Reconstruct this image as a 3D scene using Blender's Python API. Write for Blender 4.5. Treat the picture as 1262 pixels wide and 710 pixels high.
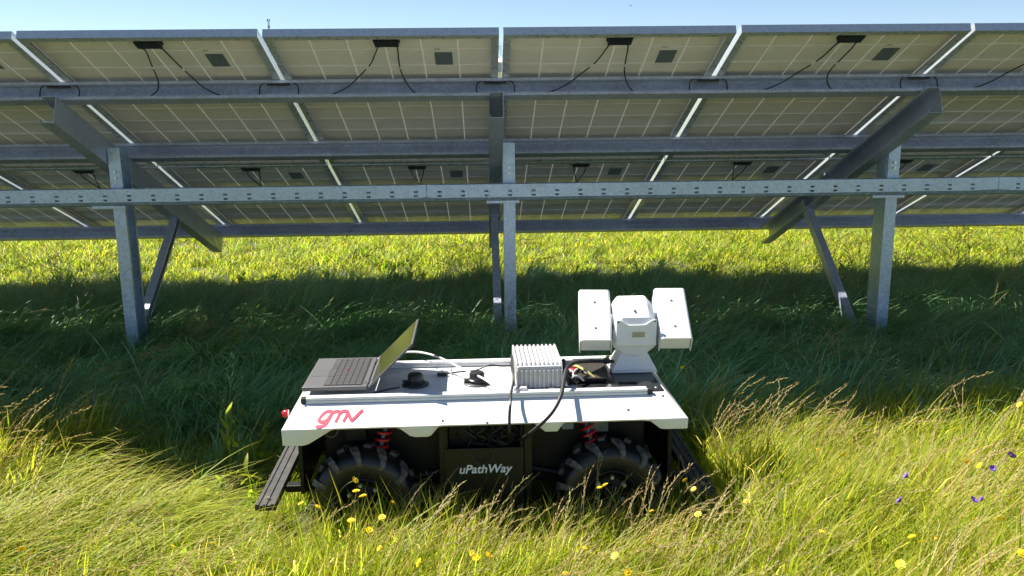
import bpy, bmesh, math, random
import numpy as np
from mathutils import Vector, Matrix, noise
sc = bpy.context.scene
for _o in list(bpy.data.objects):
    bpy.data.objects.remove(_o)
R = math.radians

# ------------------------------------------------------------------ camera
FPX, YAW, PITCH, ROLL = 1086.53, 0.0309635, 0.205937, -0.0106422
CAM = Vector((-0.0852, -3.8570, 1.4445))
fw = Vector((math.sin(YAW)*math.cos(PITCH), math.cos(YAW)*math.cos(PITCH), -math.sin(PITCH)))
rt = Vector((math.cos(YAW), -math.sin(YAW), 0)); up = rt.cross(fw)
rt2 = math.cos(ROLL)*rt + math.sin(ROLL)*up
up2 = -math.sin(ROLL)*rt + math.cos(ROLL)*up
cam = bpy.data.cameras.new("camera"); camo = bpy.data.objects.new("camera", cam)
sc.collection.objects.link(camo)
camo.matrix_world = Matrix(((rt2.x, up2.x, -fw.x, CAM.x), (rt2.y, up2.y, -fw.y, CAM.y), (rt2.z, up2.z, -fw.z, CAM.z), (0, 0, 0, 1)))
cam.sensor_width = 36; cam.lens = 36*FPX/1262; cam.clip_start = 0.05; cam.clip_end = 6000
sc.camera = camo

# ------------------------------------------------------------------ light
SUN_EL, SUN_AZ = R(53), R(-54)
w = bpy.data.worlds.new("World"); sc.world = w; w.use_nodes = True
wn = w.node_tree.nodes
sky = wn.new('ShaderNodeTexSky'); sky.sky_type = 'NISHITA'; sky.sun_disc = False
sky.sun_elevation = SUN_EL; sky.sun_rotation = SUN_AZ
sky.altitude = 3000; sky.air_density = 1.0; sky.dust_density = 0.0; sky.ozone_density = 1.0
w.node_tree.links.new(sky.outputs[0], wn['Background'].inputs[0])
wn['Background'].inputs[1].default_value = 0.058
sun = bpy.data.lights.new("sun", 'SUN'); sun.energy = 5.0; sun.angle = R(0.5); sun.color = (1.0, 0.95, 0.86)
suno = bpy.data.objects.new("sun", sun); sc.collection.objects.link(suno)
sd = Vector((math.sin(SUN_AZ)*math.cos(SUN_EL), math.cos(SUN_AZ)*math.cos(SUN_EL), math.sin(SUN_EL)))
suno.rotation_euler = sd.to_track_quat('Z', 'Y').to_euler(); suno.location = (-3, 3, 8)
sc.view_settings.view_transform = 'Standard'; sc.view_settings.look = 'None'
sc.view_settings.gamma = 1; sc.view_settings.use_curve_mapping = False
sc.view_settings.exposure = 1.3
sc.cycles.max_bounces = 6; sc.cycles.transparent_max_bounces = 6; sc.cycles.sample_clamp_indirect = 6

# ------------------------------------------------------------------ helpers
COL = sc.collection
def link(o, parent=None):
    COL.objects.link(o)
    if parent is not None: o.parent = parent
    return o
def tag(o, label=None, cat=None, group=None, kind=None):
    if label: o['label'] = label
    if cat: o['category'] = cat
    if group: o['group'] = group
    if kind: o['kind'] = kind
    return o
def empty(name, loc=(0, 0, 0), rz=0, mat=None):
    o = bpy.data.objects.new(name, None); link(o); o.empty_display_size = .1
    if mat is not None: o.matrix_world = mat
    else: o.location = loc; o.rotation_euler = (0, 0, rz)
    return o
class MB:
    def __init__(s, M=None): s.v = []; s.f = []; s.M = M
    def add(s, vs, fs, M=None):
        n = len(s.v)
        for p in vs:
            p = Vector(p)
            if M is not None: p = M @ p
            if s.M is not None: p = s.M @ p
            s.v.append(p)
        s.f += [tuple(i+n for i in f) for f in fs]
        return s
    def box(s, x0, x1, y0, y1, z0, z1, M=None):
        return s.add([(x, y, z) for z in (z0, z1) for y in (y0, y1) for x in (x0, x1)],
              [(0, 2, 3, 1), (4, 5, 7, 6), (0, 1, 5, 4), (2, 6, 7, 3), (0, 4, 6, 2), (1, 3, 7, 5)], M)
    def prism(s, pts, a, b, fn, M=None, cap=True):
        """closed 2D outline pts swept from a to b; fn(u, v, t) -> xyz"""
        n = len(pts)
        vs = [fn(u, v, a) for u, v in pts]+[fn(u, v, b) for u, v in pts]
        fs = [(i, (i+1) % n, (i+1) % n+n, i+n) for i in range(n)]
        if cap: fs += [tuple(range(n-1, -1, -1)), tuple(range(n, 2*n))]
        return s.add(vs, fs, M)
    def tube(s, pts, r, n=8, M=None, cap=True):
        pts = [Vector(p) for p in pts]; vs = []; fs = []
        up_ = Vector((0, 0, 1)); prev = None
        for i, p in enumerate(pts):
            t = (pts[min(i+1, len(pts)-1)]-pts[max(i-1, 0)]).normalized()
            if prev is None:
                a = t.cross(up_)
                if a.length < .01: a = t.cross(Vector((1, 0, 0)))
                a.normalize()
            else:
                a = (prev-t*prev.dot(t)).normalized()
            prev = a; b = t.cross(a)
            rr = r[i] if isinstance(r, (list, tuple)) else r
            for k in range(n):
                an = 2*math.pi*k/n; vs.append(p+(a*math.cos(an)+b*math.sin(an))*rr)
        for i in range(len(pts)-1):
            for k in range(n):
                fs.append((i*n+k, i*n+(k+1) % n, (i+1)*n+(k+1) % n, (i+1)*n+k))
        if cap: fs += [tuple(range(n-1, -1, -1)), tuple(range(len(vs)-n, len(vs)))]
        return s.add(vs, fs, M)
    def lathe(s, prof, n=32, M=None, closed=False):
        """prof: (r, h) about local z"""
        vs = []; fs = []; m = len(prof)
        for k in range(n):
            an = 2*math.pi*k/n
            for r, h in prof: vs.append((r*math.cos(an), r*math.sin(an), h))
        for k in range(n):
            k2 = (k+1) % n
            for i in range(m if closed else m-1):
                j = (i+1) % m
                fs.append((k*m+i, k2*m+i, k2*m+j, k*m+j))
        if not closed:
            fs.append(tuple(k*m for k in range(n-1, -1, -1))); fs.append(tuple(k*m+m-1 for k in range(n)))
        return s.add(vs, fs, M)
    def mesh(s, name, mat):
        me = bpy.data.meshes.new(name); me.from_pydata([tuple(p) for p in s.v], [], s.f)
        bm = bmesh.new(); bm.from_mesh(me); bmesh.ops.recalc_face_normals(bm, faces=bm.faces); bm.to_mesh(me); bm.free()
        if mat is not None: me.materials.append(mat)
        return me
    def build(s, name, mat, parent=None, smooth=False, bevel=0, seg=2):
        me = s.mesh(name, mat)
        o = bpy.data.objects.new(name, me); link(o, parent)
        if smooth:
            for p in me.polygons: p.use_smooth = True
            me.set_sharp_from_angle(angle=R(40))
        if bevel:
            b = o.modifiers.new("b", 'BEVEL'); b.width = bevel; b.segments = seg; b.limit_method = 'ANGLE'; b.angle_limit = R(35)
            b.harden_normals = False
        return o
def catmull(pts, n=6):
    pts = [Vector(p) for p in pts]; out = []
    P = [2*pts[0]-pts[1]]+pts+[2*pts[-1]-pts[-2]]
    for i in range(1, len(P)-2):
        for k in range(n):
            t = k/n; a, b, c, d = P[i-1:i+3]
            out.append(.5*((2*b)+(c-a)*t+(2*a-5*b+4*c-d)*t*t+(3*b-a-3*c+d)*t**3))
    out.append(pts[-1]); return out

# ------------------------------------------------------------------ materials
def mat(name, col, rough=.5, metal=0., spec=.5, noise_amt=.0, nscale=20., bump=0., bscale=200., coat=0., rnoise=0., stretch=(1, 1, 1), col2=None):
    m = bpy.data.materials.new(name); m.use_nodes = True; nt = m.node_tree; b = nt.nodes['Principled BSDF']
    b.inputs['Roughness'].default_value = rough; b.inputs['Metallic'].default_value = metal
    b.inputs['Specular IOR Level'].default_value = spec; b.inputs['Coat Weight'].default_value = coat
    b.inputs['Coat Roughness'].default_value = .08
    b.inputs['Base Color'].default_value = (*col, 1)
    if noise_amt or bump or rnoise or col2:
        tc = nt.nodes.new('ShaderNodeTexCoord'); mp = nt.nodes.new('ShaderNodeMapping'); mp.inputs['Scale'].default_value = stretch
        nt.links.new(tc.outputs['Object'], mp.inputs[0])
        nz = nt.nodes.new('ShaderNodeTexNoise'); nz.inputs['Scale'].default_value = nscale; nz.inputs['Detail'].default_value = 6
        nz.inputs['Roughness'].default_value = .65
        nt.links.new(mp.outputs[0], nz.inputs['Vector'])
        if noise_amt or col2:
            rp = nt.nodes.new('ShaderNodeValToRGB'); nt.links.new(nz.outputs['Fac'], rp.inputs[0])
            rp.color_ramp.elements[0].position = .36; rp.color_ramp.elements[1].position = .66
            c2 = col2 if col2 else tuple(min(1, c*(1+noise_amt)) for c in col)
            c1 = col if col2 else tuple(c*(1-noise_amt) for c in col)
            rp.color_ramp.elements[0].color = (*c1, 1); rp.color_ramp.elements[1].color = (*c2, 1)
            nt.links.new(rp.outputs[0], b.inputs['Base Color'])
        if rnoise:
            mr = nt.nodes.new('ShaderNodeMapRange'); mr.inputs[1].default_value = .3; mr.inputs[2].default_value = .7
            mr.inputs[3].default_value = max(.02, rough-rnoise); mr.inputs[4].default_value = min(1, rough+rnoise)
            nt.links.new(nz.outputs['Fac'], mr.inputs[0]); nt.links.new(mr.outputs[0], b.inputs['Roughness'])
        if bump:
            n2 = nt.nodes.new('ShaderNodeTexNoise'); n2.inputs['Scale'].default_value = bscale; n2.inputs['Detail'].default_value = 4
            nt.links.new(mp.outputs[0], n2.inputs['Vector'])
            bp = nt.nodes.new('ShaderNodeBump'); bp.inputs['Strength'].default_value = bump; bp.inputs['Distance'].default_value = .002
            nt.links.new(n2.outputs['Fac'], bp.inputs['Height']); nt.links.new(bp.outputs[0], b.inputs['Normal'])
    return m
def spangle_mat(name, base, metal, rough):
    """galvanised steel: crystal spangle and streaks"""
    m = mat(name, base, rough, metal); nt = m.node_tree; b = nt.nodes['Principled BSDF']
    tc = nt.nodes.new('ShaderNodeTexCoord')
    vo = nt.nodes.new('ShaderNodeTexVoronoi'); vo.inputs['Scale'].default_value = 90
    nz = nt.nodes.new('ShaderNodeTexNoise'); nz.inputs['Scale'].default_value = 7; nz.inputs['Detail'].default_value = 7
    nt.links.new(tc.outputs['Object'], vo.inputs['Vector']); nt.links.new(tc.outputs['Object'], nz.inputs['Vector'])
    mx = nt.nodes.new('ShaderNodeMix'); mx.data_type = 'FLOAT'; mx.inputs[0].default_value = .55
    sp = nt.nodes.new('ShaderNodeSeparateColor'); nt.links.new(vo.outputs['Color'], sp.inputs[0])
    nt.links.new(sp.outputs[0], mx.inputs[2]); nt.links.new(nz.outputs['Fac'], mx.inputs[3])
    rp = nt.nodes.new('ShaderNodeValToRGB'); nt.links.new(mx.outputs[0], rp.inputs[0])
    rp.color_ramp.elements[0].position = .25; rp.color_ramp.elements[1].position = .75
    rp.color_ramp.elements[0].color = (*[c*.82 for c in base], 1); rp.color_ramp.elements[1].color = (*[min(1, c*1.16) for c in base], 1)
    nt.links.new(rp.outputs[0], b.inputs['Base Color'])
    mr = nt.nodes.new('ShaderNodeMapRange'); mr.inputs[3].default_value = rough-.1; mr.inputs[4].default_value = rough+.15
    nt.links.new(mx.outputs[0], mr.inputs[0]); nt.links.new(mr.outputs[0], b.inputs['Roughness'])
    return m
def leaf_mat(name, trans=.45, rough=.45, hue=.5, boost=1.5, spec=.22):
    m = bpy.data.materials.new(name); m.use_nodes = True; nt = m.node_tree; b = nt.nodes['Principled BSDF']
    at = nt.nodes.new('ShaderNodeAttribute'); at.attribute_name = 'Col'
    oi = nt.nodes.new('ShaderNodeObjectInfo')
    hs = nt.nodes.new('ShaderNodeHueSaturation')
    m1 = nt.nodes.new('ShaderNodeMapRange'); m1.inputs[3].default_value = .5-.03*hue; m1.inputs[4].default_value = .5+.035*hue
    m2 = nt.nodes.new('ShaderNodeMapRange'); m2.inputs[3].default_value = 1-.3*hue; m2.inputs[4].default_value = 1+.35*hue
    rr = nt.nodes.new('ShaderNodeMath'); rr.operation = 'MULTIPLY'; rr.inputs[1].default_value = 7.13
    fr = nt.nodes.new('ShaderNodeMath'); fr.operation = 'FRACT'
    nt.links.new(oi.outputs['Random'], rr.inputs[0]); nt.links.new(rr.outputs[0], fr.inputs[0])
    nt.links.new(oi.outputs['Random'], m1.inputs[0]); nt.links.new(fr.outputs[0], m2.inputs[0])
    nt.links.new(at.outputs['Color'], hs.inputs['Color']); nt.links.new(m1.outputs[0], hs.inputs['Hue']); nt.links.new(m2.outputs[0], hs.inputs['Value'])
    nt.links.new(hs.outputs[0], b.inputs['Base Color'])
    b.inputs['Roughness'].default_value = rough; b.inputs['Specular IOR Level'].default_value = spec
    tr = nt.nodes.new('ShaderNodeBsdfTranslucent')
    gm = nt.nodes.new('ShaderNodeMix'); gm.data_type = 'RGBA'; gm.blend_type = 'MULTIPLY'; gm.inputs[0].default_value = 1
    gm.inputs[7].default_value = (boost*1.1, boost*1.08, boost*.75, 1); gm.clamp_result = False
    nt.links.new(hs.outputs[0], gm.inputs[6]); nt.links.new(gm.outputs[2], tr.inputs['Color'])
    ms = nt.nodes.new('ShaderNodeMixShader'); ms.inputs[0].default_value = trans
    nt.links.new(b.outputs[0], ms.inputs[1]); nt.links.new(tr.outputs[0], ms.inputs[2])
    nt.links.new(ms.outputs[0], nt.nodes['Material Output'].inputs['Surface'])
    return m
GALV = spangle_mat("galvanised_steel", (.46, .56, .69), .6, .40)
GALVD = spangle_mat("galvanised_steel_dull", (.46, .50, .63), .45, .40)
ALU = mat("anodised_aluminium", (.62, .65, .68), .30, .5, noise_amt=.02, nscale=30, rnoise=.08)
CELL = mat("cell_back", (.87, .81, .80), .13, 0, .5, noise_amt=.05, nscale=9, bump=.05, bscale=60, rnoise=.05)
BLACKP = mat("black_plastic", (.018, .018, .02), .42, noise_amt=.25, nscale=60, bump=.1)
CABLE = mat("black_cable", (.014, .014, .015), .45)
WHITEP = mat("white_paint", (.80, .80, .79), .33, noise_amt=.035, nscale=14, bump=.03, bscale=400, coat=.15, rnoise=.08)
WHITEM = mat("white_housing", (.79, .80, .81), .38, noise_amt=.03, nscale=22, bump=.03, bscale=500, rnoise=.06)
RAIL = mat("white_extrusion", (.76, .77, .78), .32, noise_amt=.04, nscale=40, rnoise=.08)
RUBBER = mat("tyre_rubber", (.011, .0115, .013), .40, noise_amt=.3, nscale=25, bump=.25, bscale=120, rnoise=.12)
DUSTLIT = mat("dusty_lit_lug_rubber", (.025, .025, .026), .55, col2=(.17, .16, .15), nscale=35, bump=.25, bscale=150)  # pale blotches stand for dust and for daylight catching the lugs
CHASSIS = mat("chassis_black", (.007, .0075, .009), .45, spec=.3, noise_amt=.3, nscale=30)
PANELK = mat("satin_black_panel", (.010, .0105, .011), .36, spec=.35, noise_amt=.2, nscale=18, rnoise=.1)
RED = mat("red_spring", (.50, .012, .03), .3, noise_amt=.1, nscale=40)
REDL = mat("red_lens", (.62, .015, .04), .15, coat=.6)
LOGO = mat("logo_red", (.40, .006, .045), .4)
SILV = mat("light_grey_print", (.80, .84, .88), .45)
GREYM = mat("grey_motor", (.10, .12, .15), .4, .4, noise_amt=.2, nscale=40)
NUT = mat("zinc_nut", (.62, .66, .55), .35, .3)
HEAT = mat("cast_aluminium_finned", (.50, .50, .51), .5, .25, noise_amt=.06, nscale=50, bump=.1, bscale=300)
LAPT = mat("laptop_grey", (.10, .10, .105), .5, .2, noise_amt=.08, nscale=60)
KEYM = mat("laptop_keys", (.022, .022, .024), .45)
LAPW = mat("laptop_keyboard_deck", (.10, .10, .105), .5, .2, noise_amt=.05, nscale=80)
SCREEN = mat("laptop_screen", (.010, .010, .012), .16, 0, .5)
WCAB = mat("white_cable", (.75, .75, .74), .4)
STICK = mat("sticker_label", (.13, .165, .175), .35, noise_amt=.5, nscale=70, stretch=(1, 3, 1))
YSTICK = mat("yellow_sticker", (.52, .49, .30), .5)
BRIGHTST = mat("bolt_steel", (.6, .6, .6), .3, .9)
def backsheet_mat():
    m = bpy.data.materials.new("translucent_backsheet"); m.use_nodes = True; nt = m.node_tree
    b = nt.nodes['Principled BSDF']; b.inputs['Base Color'].default_value = (.54, .53, .49, 1); b.inputs['Roughness'].default_value = .2
    t = nt.nodes.new('ShaderNodeBsdfTranslucent'); t.inputs[0].default_value = (.75, .74, .66, 1)
    ms = nt.nodes.new('ShaderNodeMixShader'); ms.inputs[0].default_value = .07
    nt.links.new(b.outputs[0], ms.inputs[1]); nt.links.new(t.outputs[0], ms.inputs[2]); nt.links.new(ms.outputs[0], nt.nodes['Material Output'].inputs[0])
    return m
SHEET = backsheet_mat()
GRASS = leaf_mat("grass_blade", .55, .45, .55, 1.75)
GLOSSM = leaf_mat("glossy_leaf", .4, .42, .6, 1.3, .45)  # extra gloss to catch blue sky; shade grass and tree crown
STRAW = leaf_mat("dry_seed_head", .5, .55, .35, 1.2)
PETAL = mat("yellow_petal", (.92, .66, .012), .5); PETALP = mat("purple_petal", (.20, .09, .50), .5)
STEMM = mat("flower_stem", (.20, .26, .04), .5)

# ------------------------------------------------------------------ ground
def gz(x, y):
    z = 0.0
    if y < -1.2: z = .035*(y+1.2)
    elif y < 5: z = .022*(y+1.2)
    else: z = .1364+.0475*(y-5)-.0255*4*(1-math.exp(-(y-5)/4))
    return z+.02*noise.noise(Vector((x*.7, y*.7, 3.1)))*(1 if y < 40 else 0)
def ground():
    xs = [-2500, -900, -400, -200, -100, -60, -35, -20, -12]+[i*.4 for i in range(-20, 21)]+[12, 20, 35, 60, 100, 200, 400, 900, 2500]
    ys = [-60, -30, -15, -8, -6]+[-5+i*.3 for i in range(0, 44)]+[9, 11, 14, 18, 25, 35, 50, 80, 120, 200, 300, 450, 700, 1100]
    vs = [(x, y, gz(x, y)-(0 if y < 500 else .03*(y-500))) for y in ys for x in xs]; n = len(xs)
    fs = [(j*n+i, j*n+i+1, (j+1)*n+i+1, (j+1)*n+i) for j in range(len(ys)-1) for i in range(n-1)]
    m = mat("meadow_soil", (.035, .04, .014), .9, col2=(.10, .115, .03), nscale=3.0, bump=.6, bscale=40)
    o = MB().add(vs, fs).build("meadow_ground", m, None, smooth=True)
    tag(o, "gently rising meadow ground under the grass", None, None, 'structure')
ground()

# ------------------------------------------------------------------ solar rack
TILT = 0.394604; CT, ST = math.cos(TILT), math.sin(TILT); ZT = 1.73; PW = 1.012
def S(X, s, n=0.):            # on the rack: X along, s down the slope, n below the panels' back plane
    return Vector((X, s*CT-n*ST, ZT-s*ST-n*CT))
rack_base = Vector((0.03, .85, gz(.03, .85)))
rack = empty("mounting_rack", rack_base)
tag(rack, "galvanised steel mounting rack on three post and brace frames carrying the solar panels", "mounting rack")
RM = Matrix.Translation(-rack_base)
def lipc(h, d, lip, t):       # lipped channel outline in (a, b): web at a=d, opening at a=0, height b 0..h
    return [(0, 0), (d, 0), (d, h), (0, h), (0, h-lip), (t, h-lip), (t, h-t), (d-t, h-t), (d-t, t), (t, t), (t, lip), (0, lip)]
PUR = [.425, 1.235, 2.10, 2.965]
RX = [-2.035, 0.0, 2.045]
for s0 in PUR:
    m = MB(RM); m.prism(lipc(.088, .062, .015, .0028), -4.35, 4.35, lambda a, b, t: S(t, s0+a, .0015+b))
    pu = m.build("purlin", GALVD, rack)
    for x in RX:              # bolt pair through the web above each rafter
        b = MB(RM)
        for dx in (-.035, .0):
            c = S(x+dx, s0+.0585, .066); ax = S(0, 0)-S(0, 1)
            b.tube([c, c+ax*.006, c+ax*.0061, c+ax*.014], [.013, .013, .007, .007], 8)
        b.build("bolt", BRIGHTST, pu)
for x in RX:
    s0, s1 = .375, 2.94; h, d, t, lip = .128, .066, .003, .014
    pr = lipc(h, d, lip, t)
    m = MB(RM); m.prism(pr, s0, s1, lambda a, b, q: S(x-.051+a, q, .0925+b))
    m.build("rafter", GALVD, rack)
    # post: lipped channel, web on the -x side
    py = .79; ph = .135; pwid = .062
    pr2 = [(pwid-a, b) for a, b in lipc(ph, pwid, .018, .003)]
    ztop = 1.245; zg = gz(x, py)-.25
    m = MB(RM); m.prism(pr2, zg, ztop, lambda a, b, q: Vector((x+.019+a, py+b, q)))
    po = m.build("post", GALV, rack)
    pl = MB(RM); pl.box(x+.0165, x+.019, py+.02, py+.11, 1.02, 1.2)
    for zz in (1.05, 1.17):
        c = Vector((x+.0285, py+.07, zz)); pl.tube([c-Vector((.014, 0, 0)), c+Vector((.016, 0, 0))], .009, 6)
    pl.build("splice_plate", GALV, po)
    fpz = MB(RM); fpz.box(x+.026, x+.074, py-.0035, py-.0005, 1.075, 1.135); fpz.build("post_plate", GALV, po)
    for zz in (1.09, 1.12): MB(RM).tube([Vector((x+.05, py-.004, zz)), Vector((x+.05, py-.014, zz))], .008, 6).build("bolt", BRIGHTST, po)
    # brace from the rafter's lower part to the post foot
    A = Vector((x-.008, 1.80, .735)); B = Vector((x-.004, .935, .105))
    dr = (B-A).normalized(); sx = Vector((1, 0, 0)); q = dr.cross(sx)
    pr3 = [(a, b-.03) for a, b in lipc(.06, .045, .012, .003)]
    m = MB(RM); L = (B-A).length
    m.prism(pr3, -.09, L, lambda a, b, t_: A+dr*t_+sx*(.012-a)+q*b)
    br = m.build("brace", GALVD, rack)
    c = A+sx*.016; MB(RM).tube([c-sx*.004, c+sx*.012], .011, 6).build("bolt", BRIGHTST, br)
def slotted(x0, x1):
    y0 = .742; zb, zt = .952, 1.036; t = .003
    xs = [x0]; k = math.ceil((x0+.02+3.5)/.1225)
    slots = []
    while True:
        xc = -3.5+k*.1225
        if xc > x1-.02: break
        slots.append(xc); xs += [xc-.0105, xc+.0105]; k += 1
    xs.append(x1)
    zw = zb+.017      # the web ends above a folded-under lower edge
    zs = [zw, .9745, .9845, .9965, 1.0065, zt]
    m = MB(RM); vs = [(x, y0, z) for z in zs for x in xs]; n = len(xs); fs = []
    for j in range(len(zs)-1):
        for i in range(n-1):
            if i % 2 == 1 and j in (1, 3): continue
            fs.append((j*n+i, j*n+i+1, (j+1)*n+i+1, (j+1)*n+i))
    m.add(vs, fs)
    m.add([(x0, y0, zt), (x1, y0, zt), (x1, y0+.042, zt), (x0, y0+.042, zt), (x1, y0+.042, zt-.013), (x0, y0+.042, zt-.013)], [(0, 1, 2, 3), (3, 2, 4, 5)])
    m.add([(x0, y0+.008, zb), (x1, y0+.008, zb), (x1, y0+.042, zb), (x0, y0+.042, zb), (x1, y0+.042, zb+.013), (x0, y0+.042, zb+.013), (x0, y0, zw), (x1, y0, zw)], [(3, 2, 1, 0), (5, 4, 2, 3), (0, 1, 7, 6)])
    o = m.build("slotted_rail", GALV, rack)
    bmx = bmesh.new(); bmx.from_mesh(o.data); bmesh.ops.remove_doubles(bmx, verts=bmx.verts, dist=1e-5); bmx.to_mesh(o.data); bmx.free()
    so = o.modifiers.new("t", 'SOLIDIFY'); so.thickness = .003; so.offset = 1
for a, b in ((-4.3, -2.86), (-2.857, -.382), (-.379, 2.64), (2.643, 4.3)): slotted(a, b)
for x in RX:
    MB(RM).box(x-.07, x+.10, .79-.0425, .79-.001, .936, .950).build("rail_bracket", GALV, rack)

# ------------------------------------------------------------------ solar panels
PL, PH_ = 1.64, .496
def panel_proto_meshes():
    d = {}
    f = MB(); T = .035; wl = .0025; lip = .033
    for sx in (-1, 1):
        a, b = sorted((sx*.496, sx*(.496-wl))); f.box(a, b, -.82, .82, -T, 0)
        a, b = sorted((sx*(.496-wl), sx*(.496-lip))); f.box(a, b, -.82+wl, .82-wl, -.002, 0)
        a, b = sorted((sx*(.496-wl), sx*(.496-.012))); f.box(a, b, -.82+wl, .82-wl, -T, -T+.002)
    for sy in (-1, 1):
        a, b = sorted((sy*.82, sy*(.82-wl))); f.box(-.496+wl, .496-wl, a, b, -T, 0)
        a, b = sorted((sy*(.82-wl), sy*(.82-lip))); f.box(-.496+lip, .496-lip, a, b, -.002, 0)
        a, b = sorted((sy*(.82-wl), sy*(.82-.012))); f.box(-.496+.012, .496-.012, a, b, -T, -T+.002)
    d['frame'] = f.mesh("frame", ALU)
    d['backsheet'] = MB().add([(-.4935, -.8175, -.029), (.4935, -.8175, -.029), (.4935, .8175, -.029), (-.4935, .8175, -.029)], [(0, 1, 2, 3)]).mesh("backsheet", SHEET)
    d['cell'] = MB().box(-.0768, .0768, -.0786, .0786, -.0282, -.027).mesh("cell", CELL)
    j = MB(); j.box(-.052, .052, -.028, .028, -.027, -.006); j.box(-.058, .058, -.022, .030, -.027, -.022)
    for sx in (-.038, .038): j.tube([(sx, -.027, -.018), (sx*1.05, -.045, -.018)], .007, 6)
    d['junction_box'] = j.mesh("junction_box", BLACKP)
    d['label_sticker'] = MB().box(-.040, .040, -.064, .064, -.0268, -.0262).mesh("label_sticker", STICK)
    d['serial_sticker'] = MB().box(-.013, .013, -.003, .003, -.0268, -.0262).mesh("serial_sticker", STICK)
    return d
PM = panel_proto_meshes()
def cable_obj(pts, parent, r=.0032, name="cable", m=CABLE, n=6):
    return MB().tube(catmull(pts, 5), r, n).build(name, m, parent, smooth=True)
where = {-5: "third to the left of the left rafter", -4: "second to the left of the left rafter", -3: "first to the left of the left rafter", -2: "first to the right of the left rafter",
         -1: "first to the left of the middle rafter", 0: "first to the right of the middle rafter", 1: "first to the left of the right rafter",
         2: "first to the right of the right rafter", 3: "second to the right of the right rafter", 4: "third to the right of the right rafter"}
rng = random.Random(5)
def part(me, name, parent, loc=(0, 0, 0)):
    o = bpy.data.objects.new(name, me); link(o, parent); o.location = loc; return o
def panel(k, row):
    X = (k+.5)*PW; sc_ = .82+row*1.656
    c = S(X, sc_, 0.); M = Matrix(((1, 0, 0, c.x), (0, -CT, -ST, c.y), (0, ST, -CT, c.z), (0, 0, 0, 1)))
    # tiny fitting differences between neighbours
    M = M @ Matrix.Translation((rng.uniform(-.001, .001), rng.uniform(-.003, .003), 0)) @ Matrix.Rotation(rng.uniform(-.0008, .0008), 4, 'Z')
    o = empty("solar_panel", mat=M)
    tag(o, "%s row solar panel, %s, seen from its back" % (("upper", "lower")[row], where[k]), "solar panel", "solar panels on the rack")
    part(PM['frame'], "frame", o); part(PM['backsheet'], "backsheet", o)
    for i in range(6):
        for j in range(10):
            part(PM['cell'], "cell", o, ((i-2.5)*.1592, (j-4.5)*.1604, 0))
    jx = .012
    jb = part(PM['junction_box'], "junction_box", o, (jx, .732, 0))
    part(PM['label_sticker'], "label_sticker", o, (.25, .545, 0)); part(PM['serial_sticker'], "serial_sticker", o, (.225, .64, 0))
    if row == 0:
        # upslope y: purlin mouth at y = .395; cables drop into the channel
        if k == -2:
            A = [(jx-.04, .688, -.018), (jx-.035, .66, -.012), (jx-.055, .56, .0), (jx-.075, .46, .004), (jx-.085, .405, .012), (jx-.10, .372, .04), (jx-.13, .370, .066)]
            Bc = [(jx+.04, .688, -.018), (jx+.05, .66, -.010), (jx+.07, .55, .004), (jx+.09, .45, .012), (jx+.12, .40, .034), (jx+.17, .37, .055), (jx+.22, .366, .073)]
        else:
            A = [(jx-.04, .688, -.018), (jx-.05, .66, -.012), (jx-.085, .56, .004), (jx-.15, .46, .02), (jx-.21, .405, .045), (jx-.29, .375, .068), (jx-.38, .368, .074), (jx-.47, .368, .07)]
            Bc = [(jx+.04, .688, -.018), (jx+.045, .66, -.010), (jx+.05, .55, .004), (jx+.06, .46, .012), (jx+.08, .40, .035), (jx+.11, .37, .062), (jx+.15, .366, .073)]
        if k == 1:
            Bc = [(p[0]-(.07*(min(1, (.69-p[1])/.3))), p[1], p[2]) for p in Bc]
        jt = [rng.uniform(-.012, .012) for _ in range(4)]
        A = [(p[0]+jt[0]*min(1, (.69-p[1])/.2), p[1]+jt[1]*(.2 if p[1] > .4 else 0), p[2]) for p in A]
        Bc = [(p[0]+1.6*jt[2]*min(1, (.69-p[1])/.2), p[1]+jt[3]*(.2 if p[1] > .4 else 0), p[2]) for p in Bc]
        for cc in (A, Bc):
            ca = cable_obj(cc, o)
            q = Vector(cc[2]).lerp(Vector(cc[3]), .15); q2 = Vector(cc[2]).lerp(Vector(cc[3]), .35)
            MB().tube([q, q2], .0042, 6).build("cable_clip", WCAB, ca)
        # loop of cable tucked into the channel over the panel joint
        lo_ = cable_obj([(.396, .366, .074), (.394, .366, .045), (.398, .370, .022), (.415, .374, .009), (.46, .376, .006), (.52, .376, .006), (.553, .374, .009), (.57, .370, .022), (.574, .366, .045), (.572, .366, .074)], o)
        MB().tube([(.43, .374, .016), (.50, .374, .018), (.535, .374, .016)], .0055, 6).build("connector", BLACKP, lo_)
    else:
        for sx in (-1, 1):
            cable_obj([(jx+sx*.038, .688, -.018), (jx+sx*.034, .64, .0), (jx+sx*.012, .54, .014), (jx-sx*.004, .45, .022), (jx-sx*.02, .40, .05)], o)
    return o
for k in range(-5, 5):
    for row in (0, 1): panel(k, row)

# ------------------------------------------------------------------ rover
ROV = Vector((-.093, -.892, 0)); RYAW = R(1.25)
rover = empty("wheeled_rover", ROV, RYAW)
tag(rover, "white and black four wheeled field rover with a flat deck parked in the grass", "robot")
RVI = (Matrix.Translation(ROV) @ Matrix.Rotation(RYAW, 4, 'Z'))
RVINV = RVI.inverted()
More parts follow.
